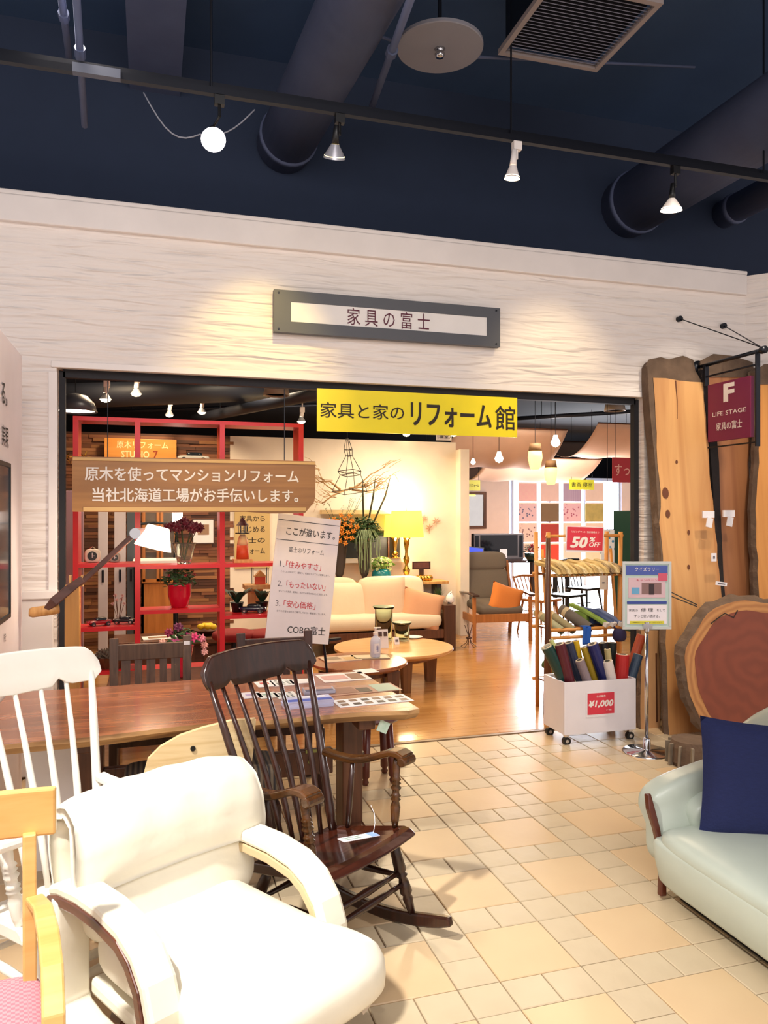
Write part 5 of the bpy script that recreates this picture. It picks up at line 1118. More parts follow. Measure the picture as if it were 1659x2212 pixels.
# ------------------------------------------------------------------ khaki armchair, foot rest frame, floor plant
def khaki():
    p = fl(1065, 1395, 0); t = thing('khaki_armchair', 'wooden armchair with khaki grey cushions beyond the sofa', 'armchair', (at(1066, 1300, 8.95).x, 8.95, 0), radians(-6)); KH = mat('khaki_cloth', '6A5E52', .85, bump=.1, bscale=50)
    b = MB(); b.cushion((0, -.02, .40), (.60, .62, .13), rot=(radians(5), 0, 0), e1=.5, e2=.25, nu=36, nv=12); b.build('seat_cushion', KH, t, smooth=True)
    b = MB(); b.cushion((0, .30, .66), (.58, .13, .46), rot=(radians(-16), 0, 0), e1=.4, e2=.25, nu=36, nv=12); b.build('back_cushion', KH, t, smooth=True)
    b = MB(); b.cushion((0, .37, .94), (.58, .15, .26), rot=(radians(-14), 0, 0), e1=.5, e2=.25, nu=36, nv=12); b.build('headrest', KH, t, smooth=True)
    OK_ = mat('orange_oak', 'B8743A', .4, col2='A0622C', kind='wood', scale=5, axis=2)
    for s in (-1, 1):
        b = MB(); b.sweep([(s*.36, -.34, 0), (s*.36, -.33, .55)], .055, .035, (1, 0, 0)); b.build('front_leg', OK_, t, bevel=.005)
        b = MB(); b.sweep([(s*.35, .36, 0), (s*.35, .30, .40), (s*.33, .44, .95)], .055, .035, (1, 0, 0)); b.build('back_leg', OK_, t, bevel=.005)
        b = MB(); b.sweep([(s*.36, -.42, .575), (s*.37, -.2, .585), (s*.37, .1, .57), (s*.35, .34, .56)], [.085, .075, .06, .05], .024); b.build('arm', DWOOD, t, bevel=.006)
        b = MB(); b.box((s*.34, .0, .27), (.03, .66, .09)); b.build('side_rail', OK_, t, bevel=.004)
    b = MB(); b.box((0, -.33, .29), (.68, .03, .10)); b.build('front_rail', OK_, t, bevel=.004)
    return t
khaki()
pil('orange pillow tilted on the khaki armchair', 1092, 1298, 8.72, .42, .40, 'D07A34', (radians(-14), radians(18), radians(-8)))
p = fl(1013, 1398); t = thing('wire_stand', 'small dark twisted wire stand on the shop floor in front of the khaki armchair', 'stand', (p.x, p.y, 0))
for k in range(5): a = k*1.257; b = MB(); b.tube([(.10*cos(a), .10*sin(a), .004), (.03*cos(a), .03*sin(a), .05), (.01*cos(a+1), .01*sin(a+1), .14), (.05*cos(a+1.5), .05*sin(a+1.5), .26)], .004, 5); b.build('wire', mat('rust_wire', '4A2A1C'), t)
b = MB(); b.lathe([(.03, .10), (.035, .11), (.03, .12)], seg=12); b.build('collar', mat('rust_wire', '4A2A1C'), t)

# ------------------------------------------------------------------ far right part of the shop
Yf = 14.6
LIT = mat('bright_daylight_glass', 'EAF2FF', emis=2.6)
a = at(1104, 1036, Yf); c = at(1345, 1036, Yf); zt = at(1110, 1030, Yf).z; 
b = MB(); b.box(((a.x+c.x)/2, Yf+.12, zt/2), (c.x-a.x, .02, zt)); wn = struct(b.build('window_1', LIT))
b = MB()
for k in range(4): x = a.x+(c.x-a.x)*(.02+k*.32); b.box((x, Yf+.06, zt/2), (.05, .06, zt))
b.box(((a.x+c.x)/2, Yf+.06, zt-.03), (c.x-a.x, .06, .06)); b.build('mullion', mat('blue_white_frame', 'B8C8E8', .4), wn)
light('window_daylight', 'AREA', ((a.x+c.x)/2, Yf-.25, 1.3), 330, (.86, .92, 1), c.x-a.x, ((a.x+c.x)/2, Yf-3, .6), size_y=zt)
cols = [['E8BCC0', 'E8CCC8', 'CFC0D4', 'E8D2C8'], ['DCC0CC', '7E6A54', 'DCB8C8', 'CDB870'], ['DCCACA', 'A8403C', 'E4D8CC', 'ECD4CC'], ['D8C8C8', 'E84A40', 'DCD0D4', 'E8D4C8'], ['B8A8A8', 'D04038', 'C0B0B8', 'D0B8A8']]
names = {'7E6A54': 'olive brown', 'CDB870': 'mustard patterned', 'A8403C': 'dark red', 'E84A40': 'bright red', 'D04038': 'coral red'}
rown = ['top', 'second', 'third', 'fourth', 'lowest']; coln = ['first', 'second', 'third', 'fourth']
for r_ in range(4):
    for k in range(4):
        px0 = 1122+48*k; p0 = at(px0, 1043+44*r_, Yf-.05); p1 = at(px0+39, 1083+44*r_, Yf-.05); cc = cols[r_][k]
        kd = {'CFC0D4': 'stripe', 'DCC0CC': 'dots', 'DCB8C8': 'dots', 'DCCACA': 'dots', 'E8BCC0': 'check'}.get(cc)
        m = mat('sample_'+cc, cc, .8, col2={'CFC0D4': '8A70A0', 'DCC0CC': '6A6A90', 'DCB8C8': 'A85878', 'DCCACA': '7A5A68', 'E8BCC0': 'E8C0C0', 'CDB870': '8A8A58'}.get(cc), kind=kd, scale=14 if kd else 8)
        t = thing('fabric_sample', '%s fabric sample, %s row and %s column on the bright window' % (names.get(cc, 'pale pink'), rown[r_], coln[k]), 'fabric sample', ((p0.x+p1.x)/2, Yf-.02, (p0.z+p1.z)/2), group='fabric samples on the window')
        b = MB(); b.box((0, 0, 0), (p1.x-p0.x, .008, p0.z-p1.z)); b.build('cloth', m, t); b = MB(); b.box((0, -.004, (p0.z-p1.z)/2), (p1.x-p0.x, .012, .03)); b.build('clip_rail', WHITE, t)
# mirror on the pink wall
p0, p1 = at(999, 1062, Yf), at(1050, 1142, Yf); t = thing('wall_mirror', 'dark wooden framed mirror on the pinkish wall', 'mirror', ((p0.x+p1.x)/2, Yf+.0, (p0.z+p1.z)/2)); wd, ht = p1.x-p0.x, p0.z-p1.z
for (x, z, w1, h1_) in ((0, ht/2-.03, wd, .06), (0, -ht/2+.03, wd, .06), (-wd/2+.03, 0, .06, ht-.12), (wd/2-.03, 0, .06, ht-.12)): b = MB(); b.box((x, 0, z), (w1, .04, h1_)); b.build('frame_bar', MWOOD, t)
b = MB(); b.box((0, .01, 0), (wd-.12, .01, ht-.12)); b.build('mirror_glass', mat('mirror_silver', 'E8E8E8', .03, 1), t)
def hang_sign(label, px0, py0, px1, py1, Y, col, txt, tm, name='hanging_sign', top=3.33, th=.01, hscale=.5, wscale=.85):
    a = at(px0, py0, Y); c = at(px1, py1, Y); wd, ht = c.x-a.x, a.z-c.z; t = thing(name, label, 'sign', ((a.x+c.x)/2, Y, (a.z+c.z)/2)); b = MB(); b.box((0, 0, 0), (wd, .012, ht)); b.build('panel', mat('panel_'+col, col, .5), t)
    for s in (-1, 1): b = MB(); b.tube([(s*wd*.42, 0, ht/2), (s*wd*.42, 0, top-(a.z+c.z)/2)], .003, 5); b.build('cord', STEEL, t)
    lettering(t, txt, 0, 0, wd*wscale, ht*hscale, tm, -.009, .004); return t
hang_sign('small yellow green sign over the wall mirror', 996, 1037, 1037, 1060, 12.0, 'C8CC4A', '水まわりリフォーム', INK, hscale=.35); hang_sign('yellow green sign in front of the bright window', 1230, 1036, 1283, 1058, 12.0, 'C8CC30', '書斎 寝室', INK)
hang_sign('red sign with pale characters cut off by the right frame of the opening', 1323, 988, 1398, 1043, 8.0, 'B81420', 'すっきり', mat('pale_red_ink', 'F2B8A8'), hscale=.45, wscale=.9)
hang_sign('small white sign high above the wire ornament, mostly behind the yellow banner', 942, 934, 975, 952, 9.0, 'D8D0D0', '（寝室）', INK)
# canopy sheets
CAN = mat('peach_canopy_cloth', 'E2BFA6', .8)
def canopy(label, x0, x1, y0, y1, zf, zmn, zb_, n=20):
    t = thing('canopy_sheet', label, 'canopy', ((x0+x1)/2, (y0+y1)/2, 0), group=None); cx_, cy_ = (x0+x1)/2, (y0+y1)/2
    def f(u, v): z = (zf*(1-v)+zb_*v); zz_ = z-(z-zmn)*sin(pi*v)**.9; return (x0+(x1-x0)*u-cx_, y0+(y1-y0)*v-cy_, zz_+.015*sin(u*18)*sin(pi*v))
    b = MB(); b.grid(f, 24, n); b.build('cloth', CAN, t, smooth=True, solid=.004)
    for (yy, z) in ((y0, zf), (y1, zb_)):
        b = MB(); b.tube([(x0-cx_, yy-cy_, z), (x1-cx_, yy-cy_, z)], .012, 8); b.build('rod', MWOOD, t)
        for s in (x0+.2, x1-.2): b = MB(); b.tube([(s-cx_, yy-cy_, z), (s-cx_, yy-cy_, 3.34)], .003, 5); b.build('cord', STEEL, t)
yA = 9.6
canopy('large peach cloth canopy sheet sagging behind the yellow banner', at(985, 1000, yA).x, at(1240, 1000, yA).x-.1, yA, yA+1.7, at(1200, 928, yA).z, at(1100, 1012, yA+.9).z, at(1200, 940, yA).z)
yB = 11.5
canopy('second peach canopy sheet hanging lower, closer to the bright window', at(1055, 1000, yB).x, at(1300, 1000, yB).x, yB, yB+1.8, at(1200, 990, yB).z, at(1200, 1040, yB+.9).z, at(1200, 995, yB).z)
canopy('third peach canopy sheet at the right end above the red sign', at(1292, 1000, yA).x, at(1400, 1000, yA).x+1, yA, yA+1.7, at(1330, 915, yA).z, at(1330, 990, yA+.9).z, at(1330, 930, yA).z)
def pendant(label, px, pyt, pyb, Y, kind):
    a = at(px, pyt, Y); c = at(px, pyb, Y); h = a.z-c.z; t = thing('pendant_lamp', label, 'pendant lamp', (a.x, Y, a.z)); top = 3.34-a.z
    b = MB(); b.tube([(0, 0, 0), (0, 0, top)], .004, 6); b.build('cord', STEEL, t)
    if kind == 'lantern':
        r = h*.26; b = MB(); b.lathe([(r*.75, 0), (r*.95, -h*.3)], seg=20, closed=True); b.build('woven_top', mat('woven_brown', '8A6A44', .7, col2='6A4A2C', kind='stripe', scale=20, axis=2), t, smooth=True, solid=.004)
        b = MB(); b.lathe([(r*.95, -h*.3), (r*1.05, -h*.55), (r*.75, -h*.92), (r*.6, -h)], seg=20, closed=True); b.build('glowing_shade', mat('warm_lantern_glow', 'FFC878', emis=1.6), t, smooth=True, solid=.003)
    elif kind == 'bulb': b = MB(); b.lathe([(0, -h), (h*.3, -h*.85), (h*.38, -h*.6), (h*.2, -h*.2), (h*.15, 0), (0, 0)], seg=16); b.build('bulb', mat('bulb_glow', 'FFF0D8', emis=12), t, smooth=True)
    elif kind == 'dome':
        r = h*1.15; b = MB(); b.lathe([(r*.15, 0), (r*.55, -h*.12), (r*.85, -h*.5), (r, -h)], seg=28, closed=True); b.build('shade', mat('dark_grey_shade', '3A3A42', .35), t, smooth=True, solid=.006); b = MB(); b.lathe([(0, -h*.9), (r*.94, -h*.9)], seg=28); b.build('diffuser', mat('white_lamp_glow', 'FFF2E8', emis=4), t)
    elif kind == 'drum':
        r = h*1.1; b = MB(); b.lathe([(r*.82, 0), (r, -h)], seg=28, closed=True); b.lathe([(0, 0), (r*.82, 0)], seg=28); b.build('shade', mat('grey_drum_shade', '8A8078', .5), t, smooth=True, solid=.005); b = MB(); b.lathe([(0, -h*.85), (r*.9, -h*.85)], seg=28); b.build('diffuser', mat('dim_diffuser', 'E8E0DC', .5), t)
pendant('left woven lantern pendant with a glowing lower half', 1156, 958, 1014, 9.2, 'lantern'); pendant('right woven lantern pendant hanging lower', 1190, 995, 1046, 9.4, 'lantern')
pendant('round bare bulb pendant right of the lanterns', 1200, 940, 966, 9.0, 'bulb')
pendant('dark dome pendant with a white lit underside at the far left of the opening', 163, 852, 890, 6.6, 'dome'); pendant('grey drum pendant hanging left of the yellow banner', 597, 830, 855, 7.2, 'drum'); pendant('grey drum pendant at the upper right of the opening', 1328, 868, 888, 8.0, 'drum')
pendant('thin tube pendant left of the woven lanterns', 1078, 976, 1000, 9.2, 'bulb')
pendant('small bulb pendant over the mirror sign', 1022, 990, 1004, 9.4, 'bulb')
def inner_spot(label, px, py, Y, on=True):
    a = at(px, py, Y); t = thing('ceiling_spotlight', label, 'spotlight', a); top = 3.34-a.z
    b = MB(); b.box((.01, 0, .13), (.05, .05, .06)); b.tube([(.01, 0, .14), (.01, 0, top)], .008, 8); b.build('mount', WHITE, t); b = MB(); b.tube([(.01, 0, .12), (0, 0, .05)], .022, 10); b.build('holder', WHITE, t)
    b = MB(); b.lathe([(.018, .05), (.05, -.005)], seg=16, closed=True); b.build('reflector', SILV, t, smooth=True); b = MB(); b.lathe([(0, -.03), (.035, -.02), (.046, 0), (.02, .03), (0, .03)], seg=14); b.build('bulb', mat('warm_bulb_glow', 'FFE0A8', emis=14) if on else mat('dim_bulb', 'E8D8C0', emis=2), t, smooth=True)
for args in (('bright inner spotlight, first from the left under the shop ceiling', 228, 862, 7.0), ('slim white inner spotlight, second from the left under the shop ceiling', 294, 850, 7.4), ('bright inner spotlight, third from the left under the shop ceiling', 379, 836, 8.0), ('small inner spotlight above the red shelf top', 366, 896, 9.0, False), ('inner spotlight right of it above the red shelf top', 436, 890, 8.6, False), ('inner spotlight at the right end of the red shelf', 651, 910, 8.6), ('tiny inner spotlight under the yellow banner', 878, 938, 9.3), ('tiny inner spotlight under the right part of the banner', 980, 938, 9.0)): inner_spot(*args)
# dark ducts and rails under the shop ceiling
for (label, a, c, r) in (('wide dark duct crossing under the shop ceiling at the left', at(60, 858, 7.6), at(700, 838, 8.6), .12), ('dark duct running beside the grey drum pendant', at(420, 905, 9.4), at(690, 850, 7.0), .06), ('dark rail above the canopy sheets', at(1100, 905, 10.2), at(1380, 888, 9.6), .03), ('long dark rail above the red shelf', at(130, 893, 9.6), at(700, 873, 9.8), .02)):
    t = thing('shop_duct', label, 'duct', a); b = MB(); b.tube([Vector((0, 0, 0)), c-a], r, 12); b.build('pipe', mat('shop_duct_metal', '262A36', .5), t, smooth=True)
    for k in (.25, .75): q = (c-a)*k; b = MB(); b.tube([q, (q.x, q.y, 3.34-a.z)], .006, 5); b.build('hanger', STEEL, t)
# television, desk lamp, laptop and other far things
zt = at(1075, 1210, 12.0).z
t = thing('display_desk', 'dark desk carrying the television behind the khaki armchair', 'desk', (at(1070, 1200, 12.2).x, 12.2, 0)); b = MB(); b.box((0, 0, zt-.02), (1.9, .7, .04)); b.build('top', DWOOD, t)
for sx_ in (-1, 1):
    for sy in (-1, 1): b = MB(); b.box((sx_*.88, sy*.28, (zt-.04)/2), (.06, .06, zt-.04)); b.build('leg', DWOOD, t)
a = at(1023, 1153, 12.2); c = at(1131, 1205, 12.2); wd, ht = c.x-a.x, a.z-zt
t = thing('television', 'old silver framed television with a small white card on its screen', 'television', ((a.x+c.x)/2, 12.2, zt)); b = MB(); b.box((0, .05, ht/2), (wd, .12, ht)); b.build('case', mat('tv_silver', '6E6A6E', .4, .3), t, bevel=.01); b = MB(); b.box((0, -.012, ht/2+.02), (wd*.74, .01, ht*.8)); b.build('screen', mat('tv_glass', '14141C', .08), t)
for s in (-1, 1): b = MB(); b.box((s*wd*.44, -.012, ht/2), (wd*.07, .008, ht*.85)); b.build('speaker', STEEL, t)
b = MB(); b.box((.08, -.02, .10), (.14, .003, .16)); b.build('card', PAPER, t)
p = at(1004, 1165, 11.6); t = thing('desk_lamp', 'table lamp with a black cone shade at the edge of the cream wall', 'lamp', (p.x, 11.95, zt)); b = MB(); b.lathe([(.07, 0), (.07, .01), (.02, .03), (.03, .12), (.012, .2), (.012, .28)], seg=16); b.build('base', mat('pale_lamp_base', 'E8D8B0', emis=.8), t, smooth=True); b = MB(); b.lathe([(.17, .24), (.07, .42)], seg=24, closed=True); b.build('shade', BLACK, t, smooth=True, solid=.003)
b = MB(); b.lathe([(0, .25), (.03, .29), (0, .34)], seg=12); b.build('bulb', mat('bulb_glow', 'FFF0D8', emis=12), t)
p = at(1031, 1212, 11.9); t = thing('laptop', 'open laptop with a blue screen on the dark desk', 'laptop', (p.x, 11.95, zt)); b = MB(); b.box((0, 0, .008), (.34, .24, .016)); b.build('keyboard', BLACK, t); b = MB(); b.box((.03, .13, .12), (.34, .012, .22), (radians(-12), radians(6), 0)); b.build('lid', BLACK, t); b = MB(); b.box((.03, .122, .12), (.31, .004, .19), (radians(-12), radians(6), 0)); b.build('screen', mat('blue_screen', '1438B8', emis=.7), t)
p = at(1147, 1205, 11.3); t = thing('flower_pot', 'dark pot of red flowers on a stand right of the television', 'plant', (p.x, 11.3, 0)); zp = p.z-.06; b = MB(); b.lathe([(.05, zp), (.10, zp+.08), (.105, zp+.14), (.09, zp+.14), (0, zp+.12)], seg=16); b.build('pot', mat('dark_green_glaze', '1E3A34', .3), t, smooth=True); b = MB(); b.tube([(0, 0, 0), (0, 0, zp)], .02, 8); b.lathe([(.14, 0), (.14, .015), (0, .02)], seg=16); b.lathe([(.08, zp-.015), (.08, zp), (0, zp)], seg=16); b.build('stand', DWOOD, t)
b = MB(); leaf_cloud(b, (0, 0, zp+.20), (.15, .12, .09), 90, .03); b.build('foliage', GRN2, t)['kind'] = 'stuff'
for k in range(9): a = k*2.4; b = MB(); flower_ball(b, (.11*sqrt(k/9)*cos(a), -.08, zp+.22+.05*sin(a)), .03, 9); b.build('flower', mat('red_petal', 'A81E2A'), t)
def far_chair(label, px, pyf, Y, m, hb=.85):
    p = at(px, pyf, Y); t = thing('spindle_chair', label, 'chair', (p.x, Y, 0), .4); b = MB(); b.box((0, 0, .43), (.42, .42, .035)); b.build('seat', m, t, bevel=.01)
    for sx_ in (-1, 1):
        for sy in (-1, 1): b = MB(); b.tube([(sx_*.15, sy*.15, .42), (sx_*.21, sy*.2, 0)], [.018, .012], 8); b.build('leg', m, t)
        b = MB(); b.tube([(sx_*.18, .18, .44), (sx_*.22, .26, hb)], .012, 8); b.build('back_post', m, t)
    b = MB(); b.tube([(-.22, .26, hb), (0, .31, hb+.01), (.22, .26, hb)], .018, 8); b.build('crest', m, t)
    for k in range(4): b = MB(); b.tube([(-.11+.073*k, .19, .44), (-.12+.08*k, .29, hb)], .007, 6); b.build('spindle', m, t)
    b = MB(); b.tube([(-.18, 0, .2), (.18, 0, .2)], .009, 6); b.build('stretcher', m, t)
far_chair('dark spindle chair seen through the left half of the rug rack', 1222, 1300, 9.6, BLACK); far_chair('second dark spindle chair seen through the rug rack', 1262, 1300, 10.4, BLACK); far_chair('orange wood spindle chair between the khaki armchair and the rug rack', 1165, 1300, 9.2, mat('orange_oak', 'B8743A'), .72)
t = thing('bright_dining_table', 'light dining table seen through the rug rack', 'table', (at(1235, 1300, 11.6).x+.45, 11.55, 0)); b = MB(); b.box((0, 0, .69), (1.5, .5, .035)); b.build('top', MWOOD, t)
for sx_ in (-1, 1):
    for sy in (-1, 1): b = MB(); b.box((sx_*.68, sy*.2, .335), (.06, .06, .67)); b.build('leg', BLACK, t)
p = at(1352, 1150, 8.6); t = thing('dark_green_locker', 'tall dark green cabinet just inside the right frame of the opening', 'cabinet', (at(1365, 1150, 9.0).x+.15, 9.0, 0)); zt_ = at(1352, 1103, 9.0).z; b = MB(); b.box((0, 0, zt_/2), (.62, .4, zt_)); b.build('body', mat('dark_green_paint', '22483C', .45), t, bevel=.01); b = MB(); b.box((-.0, -.205, zt_/2), (.56, .012, zt_-.12)); d = b.build('door', mat('dark_green_paint2', '285244', .45), t); b = MB(); b.box((-.22, -.22, zt_/2), (.02, .02, .14)); b.build('handle', CHROME, d)
t = thing('blue_floral_cushion', 'white and blue floral cloth hanging behind the rug rack', 'cloth', at(1312, 1175, 7.6)); b = MB(); b.box((0, 0, -.1), (.17, .02, .52)); b.build('cloth', mat('blue_floral', 'E8F0F4', .8, col2='3A8AB8', kind='dots', scale=16), t); b = MB(); b.tube([(-.1, 0, .16), (.1, 0, .16)], .008, 6); b.build('rail', STEEL, t)
b = MB(); b.tube([(.0, 0, .16), (0, 0, 3.34-at(1312, 1175, 7.6).z)], .003, 5); b.build('cord', STEEL, t)

# ------------------------------------------------------------------ rug rack of bamboo
Yk = 5.42; x0, x1 = at(1187, 1200, Yk).x, at(1338, 1200, Yk).x; o = Vector((x0, Yk, 0)); BAM = mat('bamboo', 'D89A50', .35, col2='C07E38', scale=5, stretch=(1, 1, .4)); wd = x1-x0; zr = at(1190, 1150, Yk).z
t = thing('bamboo_rack', 'bamboo rack of folded and rolled rugs behind the white bin', 'rack', o); dp = .20
for x in (0, wd):
    for y in (0, dp): b = MB(); b.tube([(x+(.02 if x == 0 else -.02)*0, y, 0), (x, y, zr*.5), (x+(-.012 if x == 0 else .012), y, zr)], .017, 10); b.build('pole', BAM, t, smooth=True)
    b = MB(); b.tube([(x+.03, 0, .0), (x+.028, .17, zr*.9)], .013, 8); b.build('brace', BAM, t, smooth=True)
zs = [at(1260, 1236, Yk).z, at(1260, 1352, Yk).z, at(1260, 1366, Yk).z, .25]
for z in zs[:2]+[zs[3]]:
    for y in (-.02, dp+.02): b = MB(); b.tube([(-.03, y, z-.02), (wd+.03, y, z-.02)], .014, 10); b.build('rail', BAM, t, smooth=True)
    b = MB(); b.box((wd/2, dp/2, z-.015), (wd, dp, .012)); b.build('shelf_board', MWOOD, t)
b = MB(); b.tube([(-.03, -.02, zs[2]-.03), (wd+.03, -.02, zs[2]-.03)], .013, 10); b.build('rail', BAM, t, smooth=True)
b = MB(); b.tube([(-.03, .0, zr-.03), (wd+.03, .0, zr-.03)], .012, 10); b.build('rail', BAM, t, smooth=True)
for k in range(2): b = MB(); b.tube([(-.06+.02*k, -.06, 0), (-.045, -.05, zr*.5), (-.03, -.03, zr*.97)], [.026, .022, .018], 10); b.build('driftwood_pole', MWOOD, t, smooth=True)
a = at(1221, 1137, Yk-.04); c = at(1303, 1192, Yk-.04); w_, h_ = c.x-a.x, a.z-c.z
SR = mat('sign_red', 'DE3A4C', .45)
t = thing('discount_sign', 'red card reading 50% OFF with white edges on the bamboo rack', 'sign', ((a.x+c.x)/2, Yk-.045, (a.z+c.z)/2), rot=(0, radians(2), 0)); b = MB(); b.box((0, 0, 0), (w_, .006, h_)); b.build('white_card', PAPER, t); b = MB(); b.box((0, -.004, .004), (w_-.02, .003, h_-.024)); b.build('red_field', SR, t)
lettering(t, '50', -w_*.16, -h_*.12, w_*.42, h_*.40, WINK, -.007, .035, shear=.25); lettering(t, '%', w_*.19, .0, w_*.15, h_*.17, WINK, -.007, .03, shear=.25); lettering(t, 'OFF', w_*.26, -h_*.20, w_*.30, h_*.18, WINK, -.007, .02, shear=.25); lettering(t, 'リビングマット 当店価格より', 0, h_*.28, w_*.72, h_*.08, WINK, -.007, .005)
STRAW = [mat('straw_weave_%d' % k, c, .9, col2=c2, kind='stripe', scale=22, axis=0) for k, (c, c2) in enumerate([('DCC48A', 'B89A5E'), ('C8AA70', '8A7048'), ('E4D2A4', 'A88E5C'), ('4A3A34', 'B8A078')])]
ORD = ['first', 'second', 'third', 'fourth', 'fifth', 'sixth', 'seventh', 'eighth', 'ninth', 'tenth', 'eleventh', 'twelfth', 'thirteenth']
for k in range(13):
    x = wd*(.04+.92*k/12); m = STRAW[3] if k in (10, 12) else STRAW[k % 3]; b = MB(); z = zs[0]-.009; n_ = 6; lay = random.uniform(0, .03)
    f = .045; b.sweep([(0, dp-.05, .06+lay), (0, dp*.5, .045+lay), (-.01, .02, .035+lay), (0, -.045, .008), (.004, -.06, -.02), (.0, -.05, -.034)], .066, .03); q = b.build('folded_rug', m, None, smooth=False, bevel=.006); q.location = (x0+x, Yk, z+.022); q.rotation_euler = (0, radians(random.uniform(-6, 6)), radians(random.uniform(18, 32)))
    tag(q, 'dark and pale striped folded rug, %s from the left on the top rack shelf' % ORD[k] if m is STRAW[3] else 'straw folded rug, %s from the left on the top rack shelf' % ORD[k], 'rug', 'dark folded rugs on the rack' if m is STRAW[3] else 'folded straw rugs on the rack')
t = thing('swing_tag', 'blank beige price tag hanging from the folded rugs', 'tag', at(1303, 1245, Yk-.09)); b = MB(); b.box((0, 0, -.05), (.062, .003, .11)); b.build('card', mat('beige_card', 'C8B8A8'), t); b = MB(); b.tube([(0, 0, 0), (0, .03, .05)], .0015, 5); b.build('string', PAPER, t); b = MB(); b.box((0, -.003, -.05), (.022, .001, .01)); b.build('print', mat('grey_ink', '6A6068'), t)
def rolled(label, xf, col, L=.30, r=.032, name='rolled_rug', rz=.55, z=None, cat='rug'):
    m = mat('rug_'+col, col, .9, col2=None); t = thing(name, label, cat, (x0+xf*wd, Yk+.10, (z if z else zs[1]-.009)+r), rot=(radians(-90+24), 0, radians(20)))
    b = MB(); b.lathe([(r, -L*.45), (r, L*.55), (r*.72, L*.55), (r*.72, L*.52)], seg=20, closed=True); b.build('roll', m, t, smooth=True); b = MB(); b.lathe([(r*.55, L*.53), (r*.55, L*.555), (r*.3, L*.555), (r*.3, L*.5), (0, L*.5)], seg=16); b.build('inner_wrap', mat('rug_lining', 'C8A888', .9), t, smooth=True)
    b = MB(); b.lathe([(r*1.01, L*.30), (r*1.01, L*.42)], seg=20, closed=True); b.build('end_band', mat('cream_band', 'E0CDA4', .9), t, smooth=True)
for args in (('grey green rolled rug at the left of the middle rack shelf', .10, '9A9A7C'), ('olive rolled rug, second on the middle rack shelf', .26, '8A8060'), ('dark grey rolled rug with a beige end on the middle rack shelf', .48, '5E5650', .32, .044)): rolled(*args)
for k, (c, xf, lb) in enumerate((('8AA84A', .66, 'green folded cloth on the middle rack shelf'), ('4A5A88', .76, 'blue folded cloth beside the green one on the rack'), ('6A78A0', .88, 'pale blue folded cloth at the right of the middle rack shelf'))):
    t = thing('folded_cloth', lb, 'cloth', (x0+xf*wd, Yk+.12, zs[1]-.009), rz=.5); b = MB(); b.sweep([(0, .16, .15-.03*k), (0, .04, .11), (0, -.10, .05), (0, -.17, .015)], .055, .03); b.build('cloth', mat('cloth_'+c, c, .85), t, bevel=.008); b = MB(); b.box((0, -.165, .016), (.056, .03, .034), (radians(20), 0, 0)); b.build('pale_end', mat('pale_cloth_end', 'E8E4E0', .8), t); b = MB(); b.box((0, .06, .05), (.045, .12, .10)); b.build('fold_under', mat('cloth_'+c, c), t)
t = thing('blue_cloth', 'bright blue cloth hanging over the bamboo rail', 'cloth', at(1264, 1356, Yk-.045)); b = MB(); b.grid(lambda u, v: (-.035+.07*u+.004*sin(v*6), -.02-.006*sin(u*9), .01-.14*v), 8, 10); b.build('drape', mat('bright_blue_cloth', '1C58B8', .8), t, smooth=True, solid=.004); b = MB(); b.box((0, -.0, .012), (.07, .05, .006)); b.build('fold', mat('bright_blue_cloth', '1C58B8'), t)
t = thing('navy_bag', 'dark violet cloth bundle at the right end of the bamboo rail', 'cloth', at(1338, 1372, Yk-.08)); b = MB(); b.cushion((0, 0, 0), (.11, .08, .10), e1=.7, e2=.7); b.build('bundle', mat('dark_violet_cloth', '24204E', .8), t, smooth=True); b = MB(); b.tube([(-.02, 0, .04), (-.02, .06, .07)], .006, 6); b.build('tie', mat('dark_violet_cloth', '24204E'), t)
rolled('red rolled cloth on the lowest rack shelf', .45, 'B82028', .26, .04, z=.25); rolled('green rolled cloth on the lowest rack shelf', .2, '4A6A3A', .26, .04, z=.25); rolled('dark green rolled cloth at the right of the lowest rack shelf', .8, '1E3A30', .26, .04, z=.25)

# ------------------------------------------------------------------ white bin on casters with leather rolls
xa_, xb_, ya_, yb_ = 2.675, 3.225, 4.60, 4.90; zb, zt = .075, .43
t = thing('rolling_bin', 'white open box on black casters full of leather rolls', 'bin', ((xa_+xb_)/2, (ya_+yb_)/2, 0), radians(-1.5)); wd, dd = xb_-xa_, yb_-ya_; BW = mat('white_laminate', 'F0EAEE', .35)
for (c_, s_) in (((0, -dd/2+.008, (zb+zt)/2), (wd, .016, zt-zb)), ((0, dd/2-.008, (zb+zt)/2), (wd, .016, zt-zb)), ((-wd/2+.008, 0, (zb+zt)/2), (.016, dd-.034, zt-zb)), ((wd/2-.008, 0, (zb+zt)/2), (.016, dd-.034, zt-zb)), ((0, 0, zb+.008), (wd-.034, dd-.034, .016))):
    b = MB(); b.box(c_, s_); b.build('side_panel', BW, t, bevel=.002)
for sx_ in (-1, 1):
    for sy in (-1, 1):
        x, y = sx_*(wd/2-.03), sy*(dd/2-.03); b = MB(); b.box((x, y, .066), (.03, .03, .018)); b.bar((x, y+.018, .07), (x, y+.018, .028), .02, .004, (0, 1, 0)); cst = b.build('caster_fork', CHROME, t)
        b = MB(); b.tube([(x, y-.014, .028), (x, y+.014, .028)], .028, 18); b.build('wheel', BLACK, cst); b = MB(); b.tube([(x, y-.016, .028), (x, y+.016, .028)], .012, 10); b.build('hub', CHROME, cst)
b = MB(); b.box((.0, -dd/2-.002, .27), (.225, .003, .17)); b.build('price_card', PAPER, t); b = MB(); b.box((.0, -dd/2-.004, .275), (.205, .002, .145)); b.build('price_field', SR, t)
